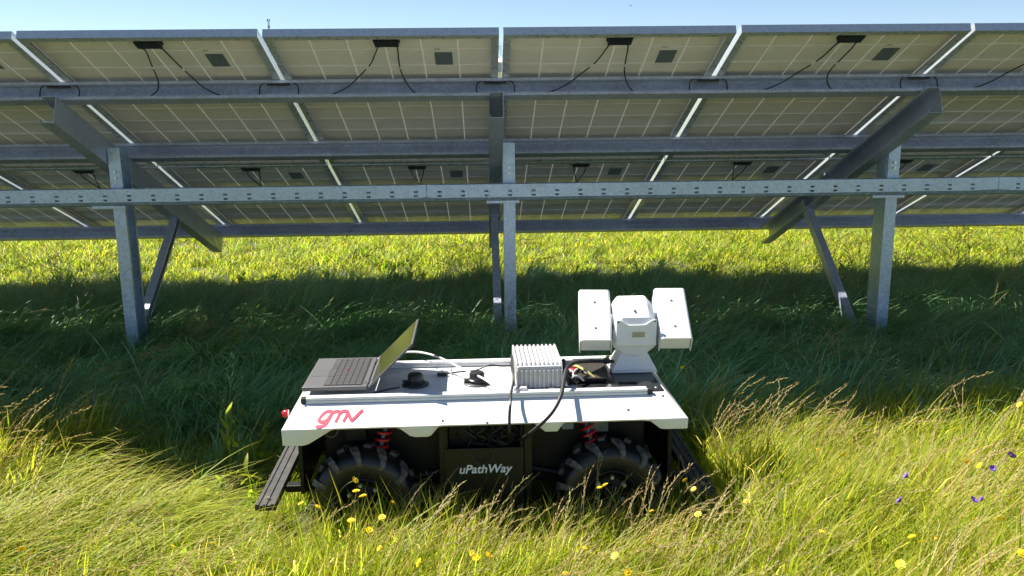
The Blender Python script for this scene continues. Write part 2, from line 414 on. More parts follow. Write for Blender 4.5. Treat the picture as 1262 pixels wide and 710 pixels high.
# deck shell: flat top, sloping aprons, skirt with wheel arches
TX, TY, LX, LY = .604, .205, .648, .305; ZD, ZL = .495, .447
def deck_shell():
    prof = [(-LX, .392), (-.585, .390), (-.565, .396), (-.497, .437), (-.485, .441), (-.290, .441), (-.277, .437), (-.245, .412), (-.228, .408), (-.190, .408), (-.179, .412), (-.155, .440), (-.14, .441),
            (.150, .441), (.158, .437), (.186, .413), (.225, .413), (.243, .437), (.250, .441), (.500, .441), (.526, .438), (.560, .412), (.575, .410), (LX, .410)]
    m = MB()
    T4 = [(-TX, -TY, ZD), (TX, -TY, ZD), (TX, TY, ZD), (-TX, TY, ZD)]; L4 = [(-LX, -LY, ZL), (LX, -LY, ZL), (LX, LY, ZL), (-LX, LY, ZL)]
    m.add(T4+L4, [(0, 1, 2, 3), (0, 4, 5, 1), (1, 5, 6, 2), (2, 6, 7, 3), (3, 7, 4, 0)])
    for sy in (-1, 1):
        n = len(prof); vs = [(x, sy*LY, ZL) for x, z in prof]+[(x, sy*(LY-.006), z) for x, z in prof]
        m.add(vs, [(i, i+1, i+1+n, i+n) for i in range(n-1)])
    m.add([(-LX, -LY, ZL), (-LX, LY, ZL), (-LX, LY-.006, .392), (-LX, -LY+.006, .392)], [(0, 1, 2, 3)])
    m.add([(LX, -LY, ZL), (LX, LY, ZL), (LX, LY-.006, .410), (LX, -LY+.006, .410)], [(0, 1, 2, 3)])
    o = m.build("deck_shell", WHITEP, rover)
    b2 = bmesh.new(); b2.from_mesh(o.data); bmesh.ops.remove_doubles(b2, verts=b2.verts, dist=1e-4); bmesh.ops.recalc_face_normals(b2, faces=b2.faces); b2.to_mesh(o.data); b2.free()
    so = o.modifiers.new("t", 'SOLIDIFY'); so.thickness = .004; so.offset = -1
    b = o.modifiers.new("b", 'BEVEL'); b.width = .006; b.segments = 3; b.limit_method = 'ANGLE'; b.angle_limit = R(20)
    for p in o.data.polygons: p.use_smooth = True
    o.data.set_sharp_from_angle(angle=R(50))
deck_shell()
def extr(y0, y1, x0, x1):
    h = .019; zb = ZD+.0015; wd = y1-y0; g = .005
    ym = (y0+y1)/2
    pts = [(y0, zb), (y1, zb), (y1, zb+h), (ym+g, zb+h), (ym+g, zb+h-.004), (ym-g, zb+h-.004), (ym-g, zb+h), (y0, zb+h), (y0, zb+h*.62), (y0+.005, zb+h*.58), (y0+.005, zb+h*.42), (y0, zb+h*.38)]
    return MB().prism(pts, x0, x1, lambda a, b, t: Vector((t, a, b)))
for y0, y1 in ((-.203, -.175), (.172, .200)):
    r_ = extr(y0, y1, -.585, .535).build("edge_rail", RAIL, rover)
    for x in (-.603, .536): MB().box(x, x+.0175, y0+.001, y1-.001, ZD+.0015, ZD+.019).build("end_cap", BLACKP, r_, bevel=.002)
# grey trim behind the rear rail
MB().box(-.56, .10, .2015, .214, ZD-.002, ZD+.016).build("rear_trim", GREYM, rover)
# little fixing screws in the apron
def apron(x, f):  # point on the front apron, f 0 top .. 1 bottom
    return Vector((x, -TY+(TY-LY)*f, ZD+(ZL-ZD)*f))
APN = Vector((0, -(ZD-ZL), (LY-TY))).normalized()
for x, f in ((-.585, .08), (-.142, .82), (.0, .95), (.585, .06), (.46, .6)):
    c = apron(x, f); MB().tube([c-APN*.002, c+APN*.0018], .004, 8).build("screw", BLACKP, rover)
# logo strokes g m v on the apron
def strokes(lines, wid, place, name, m, parent, th=.0012):
    mb = MB()
    for ln in lines:
        P_ = catmull([(a, b, 0) for a, b in ln], 7) if len(ln) > 2 else [Vector((a, b, 0)) for a, b in ln]
        L, Rr = [], []
        for i, p in enumerate(P_):
            t = (P_[min(i+1, len(P_)-1)]-P_[max(i-1, 0)]).normalized(); nn = Vector((-t.y, t.x, 0))*wid/2
            L.append(p+nn); Rr.append(p-nn)
        n = len(P_)
        vs = [place(p.x, p.y, th) for p in L]+[place(p.x, p.y, th) for p in Rr]+[place(p.x, p.y, .0002) for p in L]+[place(p.x, p.y, .0002) for p in Rr]
        fs = []
        for i in range(n-1):
            fs += [(i, i+1, n+i+1, n+i), (i, 2*n+i, 2*n+i+1, i+1), (n+i, n+i+1, 3*n+i+1, 3*n+i)]
        fs += [(0, n, 3*n, 2*n), (n-1, 3*n-1, 4*n-1, 2*n-1)]
        mb.add(vs, fs)
        th += .00015
    return mb.build(name, m, parent)
def place_logo(u, v, h):       # u,v from the mark's own drawing grid: 0..1000 x 0..310
    x = -.543+u*.000146; f = .93-(v/310)*.66
    return apron(x, f)+APN*h
g_ = [[(330, 250), (300, 285), (235, 295), (150, 265), (80, 190), (55, 130), (80, 100), (150, 98), (225, 130), (290, 215), (325, 270)],
      [(330, 280), (300, 200), (250, 100), (200, 40), (120, 10), (50, 8), (10, 25)]]
m_ = [[(300, 240), (350, 275), (420, 288), (480, 270), (470, 200), (440, 130), (415, 80)],
      [(485, 240), (540, 280), (600, 288), (660, 260), (640, 190), (610, 130), (585, 85)]]
v_ = [[(600, 288), (650, 275), (690, 220), (730, 150), (770, 98)], [(758, 92), (850, 175), (940, 265), (990, 292)]]
strokes(g_+m_+v_, 64, place_logo, "logo", LOGO, rover)

# chassis and centre box
MB().box(-.545, .545, -.13, .13, .17, .425).build("chassis", CHASSIS, rover, bevel=.006)
cb = MB()
cb.box(-.137, .117, -.245, .245, .13, .325)
cb.box(-.137, -.128, -.245, .245, .3252, .437); cb.box(.108, .117, -.245, .245, .3252, .437)
cb.box(-.1275, .1075, -.20, -.19, .3252, .437)
cb.build("battery_box", CHASSIS, rover, bevel=.003)
fp = MB().box(-.139, .119, -.252, -.2465, .15, .345).build("front_panel", PANELK, rover, bevel=.002)
MB().box(-.17, .15, -.235, .235, .105, .127).build("skid_plate", CHASSIS, rover, bevel=.004)
for x in (-.152, .127): MB().box(x-.004, x+.020, -.238, -.215, .13, .437).build("frame_upright", PANELK, rover)
# electronics and loops of wire in the open compartment
MB().box(-.10, -.02, -.185, -.14, .345, .43).build("relay_module", mat("relay_grey", (.16, .18, .2), .4), rover, bevel=.003)
MB().box(-.01, .055, -.188, -.14, .335, .42).build("relay_module", mat("relay_pale", (.28, .29, .3), .4), rover, bevel=.003)
rg = random.Random(9)
wl = MB()
for i in range(16):
    x0 = rg.uniform(-.11, .08); pts = []
    for q in range(5): pts.append((x0+rg.uniform(-.03, .03)+q*rg.uniform(-.01, .014), -.235+rg.uniform(-.008, .03), .435-q*.02-rg.uniform(0, .015)))
    wl.tube(catmull(pts, 5), .0028, 5)
wl.build("wiring", CABLE, rover, smooth=True)
cable_obj([(-.045, -.262, .335), (-.042, -.267, .31), (-.02, -.268, .295), (.008, -.267, .305), (.02, -.264, .33), (.012, -.258, .347)], rover, .0022, "wire_loop")
# printed name on the front panel
def text_mesh(body, size, shear):
    cu = bpy.data.curves.new("lettering", 'FONT'); cu.body = body; cu.size = size; cu.shear = shear; cu.extrude = .0006; cu.offset = .0007; cu.resolution_u = 3; cu.space_character = 1.0
    o = bpy.data.objects.new("lettering_source", cu); COL.objects.link(o)
    dg = bpy.context.evaluated_depsgraph_get(); me = bpy.data.meshes.new_from_object(o.evaluated_get(dg))
    bpy.data.objects.remove(o); bpy.data.curves.remove(cu); return me
tme = text_mesh("uPathWay", .040, .22); tme.name = "lettering"
xs = [v.co.x for v in tme.vertices]; wdt = max(xs)-min(xs)
for v in tme.vertices:
    x, y, z = v.co; k = .174/wdt
    v.co = ((x-min(xs))*k-.092, -.2528-z-.0004, .2585+y*k*1.0+.001)
tme.materials.clear(); tme.materials.append(SILV)
lo = bpy.data.objects.new("lettering", tme); link(lo, rover)
# wheels
def wheel_meshes():
    d = {}
    rr, hw = .165, .062     # carcass
    prof = [(.078, -.050), (.092, -.058), (.125, -.066), (.148, -.062), (.160, -.050), (rr, -.025), (rr+.002, 0), (rr, .025), (.160, .050), (.148, .062), (.125, .066), (.092, .058), (.078, .050)]
    d['tyre'] = MB().lathe(prof, 48, closed=True).mesh("tyre", RUBBER)
    rim = [(.0, -.030), (.030, -.030), (.033, -.026), (.060, -.022), (.070, -.036), (.076, -.056), (.084, -.058), (.086, -.052), (.0775, -.046), (.0775, .046), (.06, .03), (.0, .03)]
    d['rim'] = MB().lathe(rim, 36).mesh("rim", CHASSIS)
    d['hub_cap'] = MB().lathe([(0, -.048), (.022, -.048), (.026, -.044), (.028, -.024), (0, -.024)], 24).mesh("hub_cap", PANELK)
    d['nut'] = MB().lathe([(0, -.036), (.0062, -.036), (.0072, -.033), (.0072, -.020), (0, -.020)], 6).mesh("nut", NUT)
    # chevron lug from the centre line down over the shoulder
    for sgn in (-1, 1):
        secs = [(0.004, .1645, 0.0), (.022, .1645, .035), (.044, .160, .085), (.058, .150, .115), (.064, .133, .135)]
        vs = []
        for yy, r, an in secs:
            for top in (0, 1):
                rr_ = r+(.014 if top else -.006) if yy < .05 else r+(.010 if top else -.006)
                yo = yy+(.004 if (top and yy > .05) else 0)
                hwid = (.088 if top else .105)*(1 if yy < .05 else .95)
                for q in (-1, 1):
                    a = an+q*hwid*.75
                    vs.append((rr_*math.cos(a), rr_*math.sin(a), sgn*yo))
        fs = []
        for i in range(len(secs)-1):
            a, b = i*4, i*4+4
            for p, q in ((0, 1), (1, 3), (3, 2), (2, 0)): fs.append((a+p, a+q, b+q, b+p))
        fs += [(0, 2, 3, 1), (len(vs)-4, len(vs)-3, len(vs)-1, len(vs)-2)]
        d['lug%d' % sgn] = MB().add(vs, fs).mesh("lug", DUSTLIT)
    for k in ('tyre', 'rim'):
        for p in d[k].polygons: p.use_smooth = True
    return d
WM = wheel_meshes()
NL = 12
def wheel(x, sy, spin, rad=1.0):
    o = bpy.data.objects.new("wheel", WM['tyre']); link(o, rover)
    # wheel axis (local z) along y, outer side = local -z
    o.matrix_local = Matrix.Translation((x, sy*.22, .178)) @ Matrix.Rotation(R(90 if sy < 0 else -90), 4, 'X').inverted() @ Matrix.Rotation(spin, 4, 'Z')
    part(WM['rim'], "rim", o); part(WM['hub_cap'], "hub_cap", o)
    for k in range(NL):
        for sgn in (-1, 1):
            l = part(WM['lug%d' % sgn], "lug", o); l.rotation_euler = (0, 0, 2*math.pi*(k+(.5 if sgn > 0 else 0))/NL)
    for k in range(6):
        a = 2*math.pi*k/6
        part(WM['nut'], "nut", o, (.050*math.cos(a), .050*math.sin(a), 0))
wheel(-.408, -1, .35); wheel(.408, -1, .62); wheel(-.408, 1, .1); wheel(.408, 1, .2)
# suspension
def coil(a, b, r, turns, wr):
    a, b = Vector(a), Vector(b); t = (b-a).normalized(); e1 = t.cross(Vector((0, 1, 0))).normalized(); e2 = t.cross(e1); pts = []
    N = turns*12
    for i in range(N+1):
        an = 2*math.pi*i/12; pts.append(a+(b-a)*(i/N)+(e1*math.cos(an)+e2*math.sin(an))*r)
    return MB().tube(pts, wr, 6)
for sx in (-1, 1):
    for sy in (-1, 1):
        a, b = (sx*.318, sy*.165, .455), (sx*.375, sy*.195, .25)
        sp = coil(a, b, .021, 9, .0048).build("shock_spring", RED, rover, smooth=True)
        MB().tube([a, b], .009, 10).build("damper", GREYM, sp, smooth=True)
        MB().box(sx*.408-.02, sx*.408+.02, *sorted((sy*.125, sy*.165)), .12, .24).build("hub_motor", CHASSIS, rover, bevel=.006)
        MB().tube([(sx*.15, sy*.13, .22), (sx*.375, sy*.15, .18)], .013, 8).build("suspension_arm", CHASSIS, rover, smooth=True)
MB().box(.33, .41, -.18, -.131, .36, .432).build("motor_driver", GREYM, rover, bevel=.004)
MB().box(.25, .29, -.20, -.16, .38, .430).build("motor_driver", mat("driver_blue_grey", (.16, .2, .27), .4), rover, bevel=.004)
MB().box(-.47, -.40, -.17, -.131, .35, .43).build("motor_driver", CHASSIS, rover, bevel=.004)
MB().tube(catmull([(-.55, -.20, .44), (-.535, -.21, .40), (-.50, -.21, .385), (-.48, -.2, .42)], 6), .006, 6).build("hose", BLACKP, rover, smooth=True)
MB().tube([(-.560, -.225, .425), (-.550, -.225, .395)], .0055, 8).build("hose_fitting", WCAB, rover)
# bumper beams across both ends
for sx in (-1, 1):
    pts = [(-.032, 0), (.032, 0), (.032, .016), (.030, .022), (.018, .022), (.016, .018), (.006, .018), (.004, .022), (-.006, .022), (-.008, .018), (-.018, .018), (-.020, .022), (-.030, .022), (-.032, .016)]
    bu = MB().prism(pts, -.335, .335, lambda a, b, t: Vector((sx*.708+a, t, .19+b))).build("bumper_beam", mat("bumper_rubber", (.045, .043, .042), .55, noise_amt=.35, nscale=30, bump=.2), rover)
    for y in (-.16, .16):
        MB().box(*sorted((sx*.545, sx*.676)), y-.018, y+.018, .178, .202).build("bumper_arm", CHASSIS, rover, bevel=.003)
    MB().box(*sorted((sx*.60, sx*.612)), -.24, .24, .20, .44).build("end_plate", CHASSIS, rover)
    for y in (-.29, .29):
        c = Vector((sx*.708, y, .21)); MB().tube([c, c+Vector((0, 0, .006))], .007, 8).build("bolt", BRIGHTST, bu)
# red tail beacon
b = MB(Matrix.Translation((-.652, -.165, .452)) @ Matrix.Rotation(R(-90), 4, 'Y'))
b.lathe([(0, .022), (.007, .0205), (.011, .017), (.013, .010), (.013, 0), (0, 0)], 20)
b.build("beacon_light", REDL, rover, smooth=True)
# two antenna pucks on the deck
for x, y in ((-.2395, -.032), (-.027, -.031)):
    d_ = MB(Matrix.Translation((x, y, ZD+.0015))).lathe([(0, 0), (.047, 0), (.047, .003), (.045, .0045), (0, .0045)], 40).build("antenna_base", mat("antenna_disc", (.05, .055, .06), .35), rover, smooth=True)
    MB(Matrix.Translation((x, y, ZD+.006))).lathe([(0, 0), (.030, 0), (.031, .010), (.027, .013), (.0265, .030), (.022, .036), (0, .037)], 32).build("antenna_puck", BLACKP, d_, smooth=True)
    MB().box(x-.045, x-.026, y-.008, y+.008, ZD+.0065, ZD+.018).build("cable_gland", BLACKP, d_, bevel=.002)
# black mounting tray on the deck's right part
ty = MB(); ty.box(.098, .598, -.172, .168, ZD+.0012, ZD+.006)
ty.build("mounting_tray", mat("tray_black", (.020, .021, .023), .22, noise_amt=.2, nscale=30, rnoise=.08), rover, bevel=.0015)
for x, y in ((.15, -.155), (.32, -.155), (.42, -.15), (.575, -.155), (.575, .14), (.39, .14), (.27, -.155)):
    MB(Matrix.Translation((x, y, ZD+.006))).lathe([(0, 0), (.006, 0), (.006, .003), (.0035, .005), (0, .005)], 8).build("tray_screw", BRIGHTST, rover)
MB(Matrix.Translation((.418, -.145, ZD+.006))).lathe([(0, 0), (.013, 0), (.013, .006), (.007, .007), (.007, .014), (0, .014)], 8).build("tray_nut", BRIGHTST, rover)
MB().box(.455, .52, -.10, -.095, ZD+.006, ZD+.0125).build("tray_rib", PANELK, rover)
# circuit boards, connectors and loose wiring between box and camera
pcb = mat("carbon_plate", (.045, .04, .035), .4, noise_amt=.45, nscale=90)
MB(Matrix.Translation((.375, .0, ZD+.022)) @ Matrix.Rotation(R(-4), 4, 'Z')).box(-.055, .055, -.085, .10, 0, .004).build("control_plate", pcb, rover)
MB().box(.33, .42, -.06, .08, ZD+.0062, ZD+.0215).build("control_module", PANELK, rover)
MB().box(.295, .335, -.01, .04, ZD+.0062, ZD+.034).build("red_connector", mat("connector_red", (.5, .04, .07), .4), rover, bevel=.003)
MB().box(.268, .31, -.175, -.115, ZD+.0062, ZD+.012).build("bracket_plate", HEAT, rover, bevel=.001)
rg = random.Random(4)
wb = MB()
for i in range(7):
    a = Vector((.27+rg.uniform(-.02, .05), -.07+rg.uniform(-.03, .07), ZD+.02)); b_ = a+Vector((rg.uniform(-.03, .06), rg.uniform(-.07, .0), .002))
    wb.tube(catmull([a, (a+b_)/2+Vector((rg.uniform(-.02, .02), .01, .015)), b_], 5), .0035, 5)
wb.build("white_wires", WCAB, rover, smooth=True)
wb = MB()
for i in range(18):
    a = Vector((.285+rg.uniform(-.03, .03), -.02+rg.uniform(-.08, .10), ZD+.015)); b_ = a+Vector((rg.uniform(-.05, .05), rg.uniform(-.06, .03), 0))
    wb.tube(catmull([a, (a+b_)/2+Vector((rg.uniform(-.02, .02), .01, .024)), b_], 5), rg.uniform(.004, .0065), 6)
wb.build("black_wires", CABLE, rover, smooth=True)
wb = MB(); wb.tube(catmull([(.29, .04, ZD+.03), (.32, .0, ZD+.045), (.35, -.05, ZD+.04), (.38, -.075, ZD+.02)], 6), .0045, 6)
wb.build("yellow_wire", mat("wire_yellow", (.55, .50, .18), .4), rover, smooth=True)
MB().box(.262, .325, .11, .15, ZD+.0065, ZD+.034).build("rear_module", RAIL, rover, bevel=.003)

# ------------------------------------------------------------------ finned enclosure
fe = empty("finned_enclosure", RVI @ Vector((.182, -.003, ZD+.0065)), RYAW)
tag(fe, "light grey ribbed cooling enclosure standing on the white deck between laptop and camera", "electronics box")
bw, bd, bh = .078, .135, .088
fe_b = MB(); fe_b.box(-bw+.004, bw-.004, -bd+.006, bd-.006, .004, bh-.008); fe_b.build("case", HEAT, fe, bevel=.004)
MB().box(-bw, bw, -bd-.008, bd+.008, 0, .0038).build("base_flange", mat("flange_blue_grey", (.33, .36, .4), .4, .3), fe)
fins = MB(); nf = 11
for i in range(nf):
    x = -bw+(2*bw-.006)*i/(nf-1)
    pts = [(-bd, .006), (bd, .006), (bd, bh-.018), (bd-.016, bh), (-bd+.022, bh), (-bd, bh-.022)]
    fins.prism(pts, x, x+.006, lambda a, b, t: Vector((t, a, b)))
fins.build("fins", HEAT, fe)
for x in (-.055, .03): MB().box(x, x+.018, -bd-.016, -bd-.009, 0, .010).build("foot_tab", WCAB, fe)

# ------------------------------------------------------------------ pan tilt camera
pt = empty("pan_tilt_camera", RVI @ Vector((.534, .03, ZD+.0065)), RYAW)
tag(pt, "white pan tilt camera unit with two hooded housings on the right end of the deck", "camera")
bp_ = MB()
bp_.box(-.082, .082, -.012, .115, 0, .008)
bp_.add([(-.082, -.012, .0082), (.082, -.012, .0082), (.046, .006, .075), (-.046, .006, .075), (-.082, .100, .0082), (.082, .100, .0082), (.046, .085, .075), (-.046, .085, .075)],
        [(0, 1, 2, 3), (1, 5, 6, 2), (5, 4, 7, 6), (4, 0, 3, 7), (3, 2, 6, 7), (0, 4, 5, 1)])
bp_.build("base_bracket", WHITEM, pt, bevel=.004, seg=3)
for sx in (-.068, .068):
    MB(Matrix.Translation((sx, -.004, .013))).lathe([(0, 0), (.006, 0), (.006, .004), (0, .004)], 6).build("base_bolt", BLACKP, pt)
# yoke: rounded underside
yo = MB(); pts = [(-.075, .155), (.075, .155), (.078, .105), (.072, .092), (.055, .080), (.035, .066), (.0, .060), (-.035, .066), (-.055, .080), (-.072, .092), (-.078, .105)]
yo.prism(pts, -.005, .105, lambda a, b, t: Vector((a, t, b))); yo.build("yoke", WHITEM, pt, bevel=.004, seg=3)
# body: shaded front, sloping sunlit cap
bd_ = MB(); pts = [(-.028, .118), (-.030, .185), (-.020, .205), (.030, .245), (.060, .262), (.085, .262), (.100, .250), (.110, .20), (.105, .118)]
sl = [(-.0715, .80, .012), (-.066, .86, .006), (-.048, 1.0, 0), (.048, 1.0, 0), (.066, .86, .006), (.0715, .80, .012)]
n_ = len(pts); vs = []
for x, k_, ins_ in sl:
    vs += [(x, a+(ins_ if a > .03 else 0)*(-1), .118+(b-.118)*(k_ if b > .19 else 1)) for a, b in pts]
fs = [(i*n_+j, i*n_+(j+1) % n_, (i+1)*n_+(j+1) % n_, (i+1)*n_+j) for i in range(len(sl)-1) for j in range(n_)]+[tuple(range(n_-1, -1, -1)), tuple(range(5*n_, 6*n_))]
bd_.add(vs, fs); body = bd_.build("body", WHITEM, pt, bevel=.006, seg=3)
# front plate with its wavy upper seam
N = 20; fpv = MB(); top = []
for i in range(N+1):
    x = -.0705+.141*i/N; q = abs(x)/.0705
    e = max(0, min(1, (q-.35)/.5)); e = e*e*(3-2*e); top.append((x, .182+.018*e))
pts = [(-.0705, .108), (.0705, .108)]+top[::-1]
fpv.prism(pts, -.0365, -.0322, lambda a, b, t: Vector((a, t, b))); fpv.build("front_cover", WHITEM, pt, bevel=.0015)
MB().box(-.016, .030, -.0375, -.0367, .138, .158).build("rating_label", YSTICK, body)
for k_ in range(4): MB().box(-.013, .026-.005*(k_ % 2), -.0380, -.0376, .141+k_*.004, .1422+k_*.004).build("print_line", mat("print_grey", (.2, .2, .16), .6), body)
MB(Matrix.Translation((0, .002, .2235)) @ Matrix.Rotation(R(38), 4, 'X')).lathe([(0, 0), (.0045, 0), (.0045, .003), (0, .003)], 10).build("cap_screw", GREYM, body)
for sx in (-.065, .065): MB(Matrix.Translation((sx, -.0375, .195)) @ Matrix.Rotation(R(90), 4, 'X')).lathe([(0, 0), (.0035, 0), (.0035, .002), (0, .002)], 8).build("cover_screw", GREYM, body)
MB().box(-.100, .100, .03, .07, .165, .205).build("axle", WHITEM, body, bevel=.01)
BETA = R(36)
for sx in (-1, 1):
    yaw_h = R(-6) if sx < 0 else R(-4)
    Mh = Matrix.Translation((sx*.1395+.004, .045, .180)) @ Matrix.Rotation(yaw_h, 4, 'Z') @ Matrix.Rotation(BETA, 4, 'X')
    hw, hl, hh = .0565, .112, .036
    # sunshield: open underneath, rounded shoulders
    c = .012; out = []
    for cx_, cz, a0 in ((hw-c, hh-c, 0), (-hw+c, hh-c, 90)):
        for q in range(5): an = R(a0+q*22.5); out.append((cx_+c*math.cos(an), cz+c*math.sin(an)))
    outer = [(hw, -hh)]+out+[(-hw, -hh)]; t_ = .003
    inner = [(-hw+t_, -hh)]+[(x*(hw-t_)/hw, z*(hh-t_)/hh) for x, z in out[::-1]]+[(hw-t_, -hh)]
    h = MB(Mh); h.prism(outer+inner, -hl-.004, hl+.006, lambda a, b, tt: Vector((a, tt, b)))
    ho = h.build("camera_housing", WHITEM, pt, smooth=True)
    ins = [(x*(hw-.0045)/hw, z*(hh-.0045)/hh) for x, z in [(hw, -hh*.98)]+out+[(-hw, -hh*.98)]]
    MB(Mh).prism(ins, -hl+.002, hl, lambda a, b, tt: Vector((a, tt, b))).build("inner_body", WHITEM, ho, bevel=.003)
    for yy in (-.062, .058):
        MB(Mh @ Matrix.Translation((0, yy, hh))).lathe([(0, 0), (.0045, 0), (.0042, .0018), (0, .0018)], 10).build("screw", GREYM, ho)
    if sx < 0: MB(Mh).box(-.022, .03, -hl+.0005, -hl+.0015, -.010, .004).build("rating_plate", RAIL, ho)
MB().tube([(-.105, .035, .035), (-.082, .036, .032)], .011, 12).build("cable_connector", GREYM, pt, smooth=True)
MB().tube([(-.094, .045, .038), (-.083, .045, .052)], .006, 8).build("yellow_tag", mat("tag_yellow", (.6, .5, .05), .5), pt)

# ------------------------------------------------------------------ laptop
lp = empty("open_laptop", Vector((-.594, -.870, ZD+.0242)), R(.8))
tag(lp, "dark grey laptop lying open and facing left on the white deck", "laptop")
lw, ld = .1725, .1075      # half length along y, half depth along x; hinge at +x
MB().box(-ld, ld, -lw, lw, 0, .012).build("base", LAPW, lp, bevel=.003)
MB().box(-ld+.004, ld-.002, -lw+.003, lw-.003, -.003, -.0002).build("bottom_cover", KEYM, lp)
kx0, kx1, ky = -.035, .088, .155
MB().box(kx0-.003, kx1+.003, -ky-.003, ky+.003, .0122, .0126).build("keyboard_well", KEYM, lp)
ks = MB(); rows = 6
for r_i in range(rows):
    x0 = kx0+(kx1-kx0)*r_i/rows; x1 = kx0+(kx1-kx0)*(r_i+1)/rows-.0028
    y = -ky; wds = []
    rg2 = random.Random(r_i)
    while y < ky-.002:
        wd = .0205 if r_i else rg2.choice([.0205, .0205, .028, .095])
        y1 = min(ky, y+wd); ks.box(x0, x1, y, y1-.0028, .0127, .0142); y = y1
ks.build("keys", mat("key_caps", (.055, .055, .058), .5), lp)
MB(Matrix.Translation((.020, .012, .0143))).lathe([(0, 0), (.004, 0), (.0035, .002), (0, .002)], 10).build("pointing_stick", REDL, lp)
MB().box(-.098, -.043, -.05, .045, .0122, .0126).build("touchpad", mat("touchpad_grey", (.11, .11, .115), .35), lp)
for y in (-.145, -.128): MB().box(.096, .100, y, y+.008, .0122, .0128).build("status_button", KEYM, lp)
LA = R(44); ax = Vector((math.cos(LA), 0, math.sin(LA))); nz_ = Vector((-math.sin(LA), 0, math.cos(LA)))
ML = Matrix(((ax.x, 0, nz_.x, ld+.004), (0, 1, 0, 0), (ax.z, 0, nz_.z, .006), (0, 0, 0, 1)))
lid = MB(ML).box(0, .212, -lw, lw, -.004, .003).build("lid", LAPT, lp, bevel=.002)
MB(ML).box(.018, .206, -lw+.008, lw-.008, .0031, .0036).build("screen", SCREEN, lid)
for y in (-.12, .12): MB().tube([(ld+.002, y-.02, .008), (ld+.002, y+.02, .008)], .006, 8).build("hinge", KEYM, lp)

# ------------------------------------------------------------------ loose cables
def loose(name, pts, r, m, label, n=8):
    o = MB().tube(catmull(pts, 6), r, n).build(name, m, None, smooth=True); return tag(o, label, "cable")
loose("network_cable", [(-.512, -.680, .5), (-.500, -.672, .512), (-.463, -.668, .528), (-.411, -.668, .538), (-.339, -.680, .543), (-.26, -.76, .545), (-.17, -.872, .533), (-.099, -.970, .528), (-.058, -1.013, .512), (-.02, -1.040, .505)], .0036, WCAB,
      "white network cable arching from the laptop over the deck to the grey box")
loose("sensor_lead", [(.085, -.752, .506), (.057, -.772, .512), (-.026, -.786, .514), (-.076, -.80, .522), (-.128, -.806, .506), (-.187, -.808, .502), (-.225, -.822, .501)], .0032, CABLE,
      "thin black lead running along the rear rail to the grey box")
MB().box(-.262, -.225, -.845, -.825, .4975, .507).build("lead_plug", BLACKP, None, bevel=.002)
tag(bpy.data.objects["lead_plug"], "small black plug lying on the deck behind the two antennas", "plug")
MB().tube([(-.213, -.83, .500), (-.209, -.825, .522)], .004, 8).build("cable_tie_post", WCAB, None)
tag(bpy.data.objects["cable_tie_post"], "tiny white cable holder standing on the deck beside the black plug", "cable holder")
loose("antenna_lead", [(-.478, -1.036, .501), (-.455, -1.012, .500), (-.42, -.985, .500), (-.382, -.975, .504)], .0026, CABLE,
      "black lead from under the laptop to the left antenna")
loose("antenna_lead", [(-.150, -.935, .506), (-.09, -.942, .512), (-.055, -.985, .503), (-.018, -1.028, .501), (.006, -1.045, .503)], .0026, CABLE,
      "thin lead from the right antenna to the corner of the grey box")
loose("camera_cable", [(.368, -.842, .540), (.313, -.86, .548), (.262, -.9, .560), (.217, -.95, .570), (.187, -1.0, .568), (.169, -1.08, .552), (.149, -1.18, .528), (.117, -1.238, .497), (.072, -1.262, .46), (.035, -1.225, .414), (.014, -1.12, .36), (0, -1.09, .35)], .0068, CABLE,
      "thick black cable looping from the camera connector down over the deck edge")
loose("box_cable", [(.006, -.80, .556), (.004, -.92, .560), (.004, -1.01, .560), (.002, -1.065, .545), (-.006, -1.12, .530), (-.012, -1.20, .518), (-.016, -1.225, .480), (-.016, -1.224, .43), (-.012, -1.17, .39), (-.009, -1.13, .36)], .0048, CABLE,
      "black cable beside the grey box hanging straight down over the deck edge")
MB(Matrix.Translation((.018, -1.062, .512))).box(-.016, .03, -.012, .012, 0, .012).build("inline_connector", HEAT, None, bevel=.003)
tag(bpy.data.objects["inline_connector"], "small grey inline connector on the deck at the foot of the grey box", "connector")

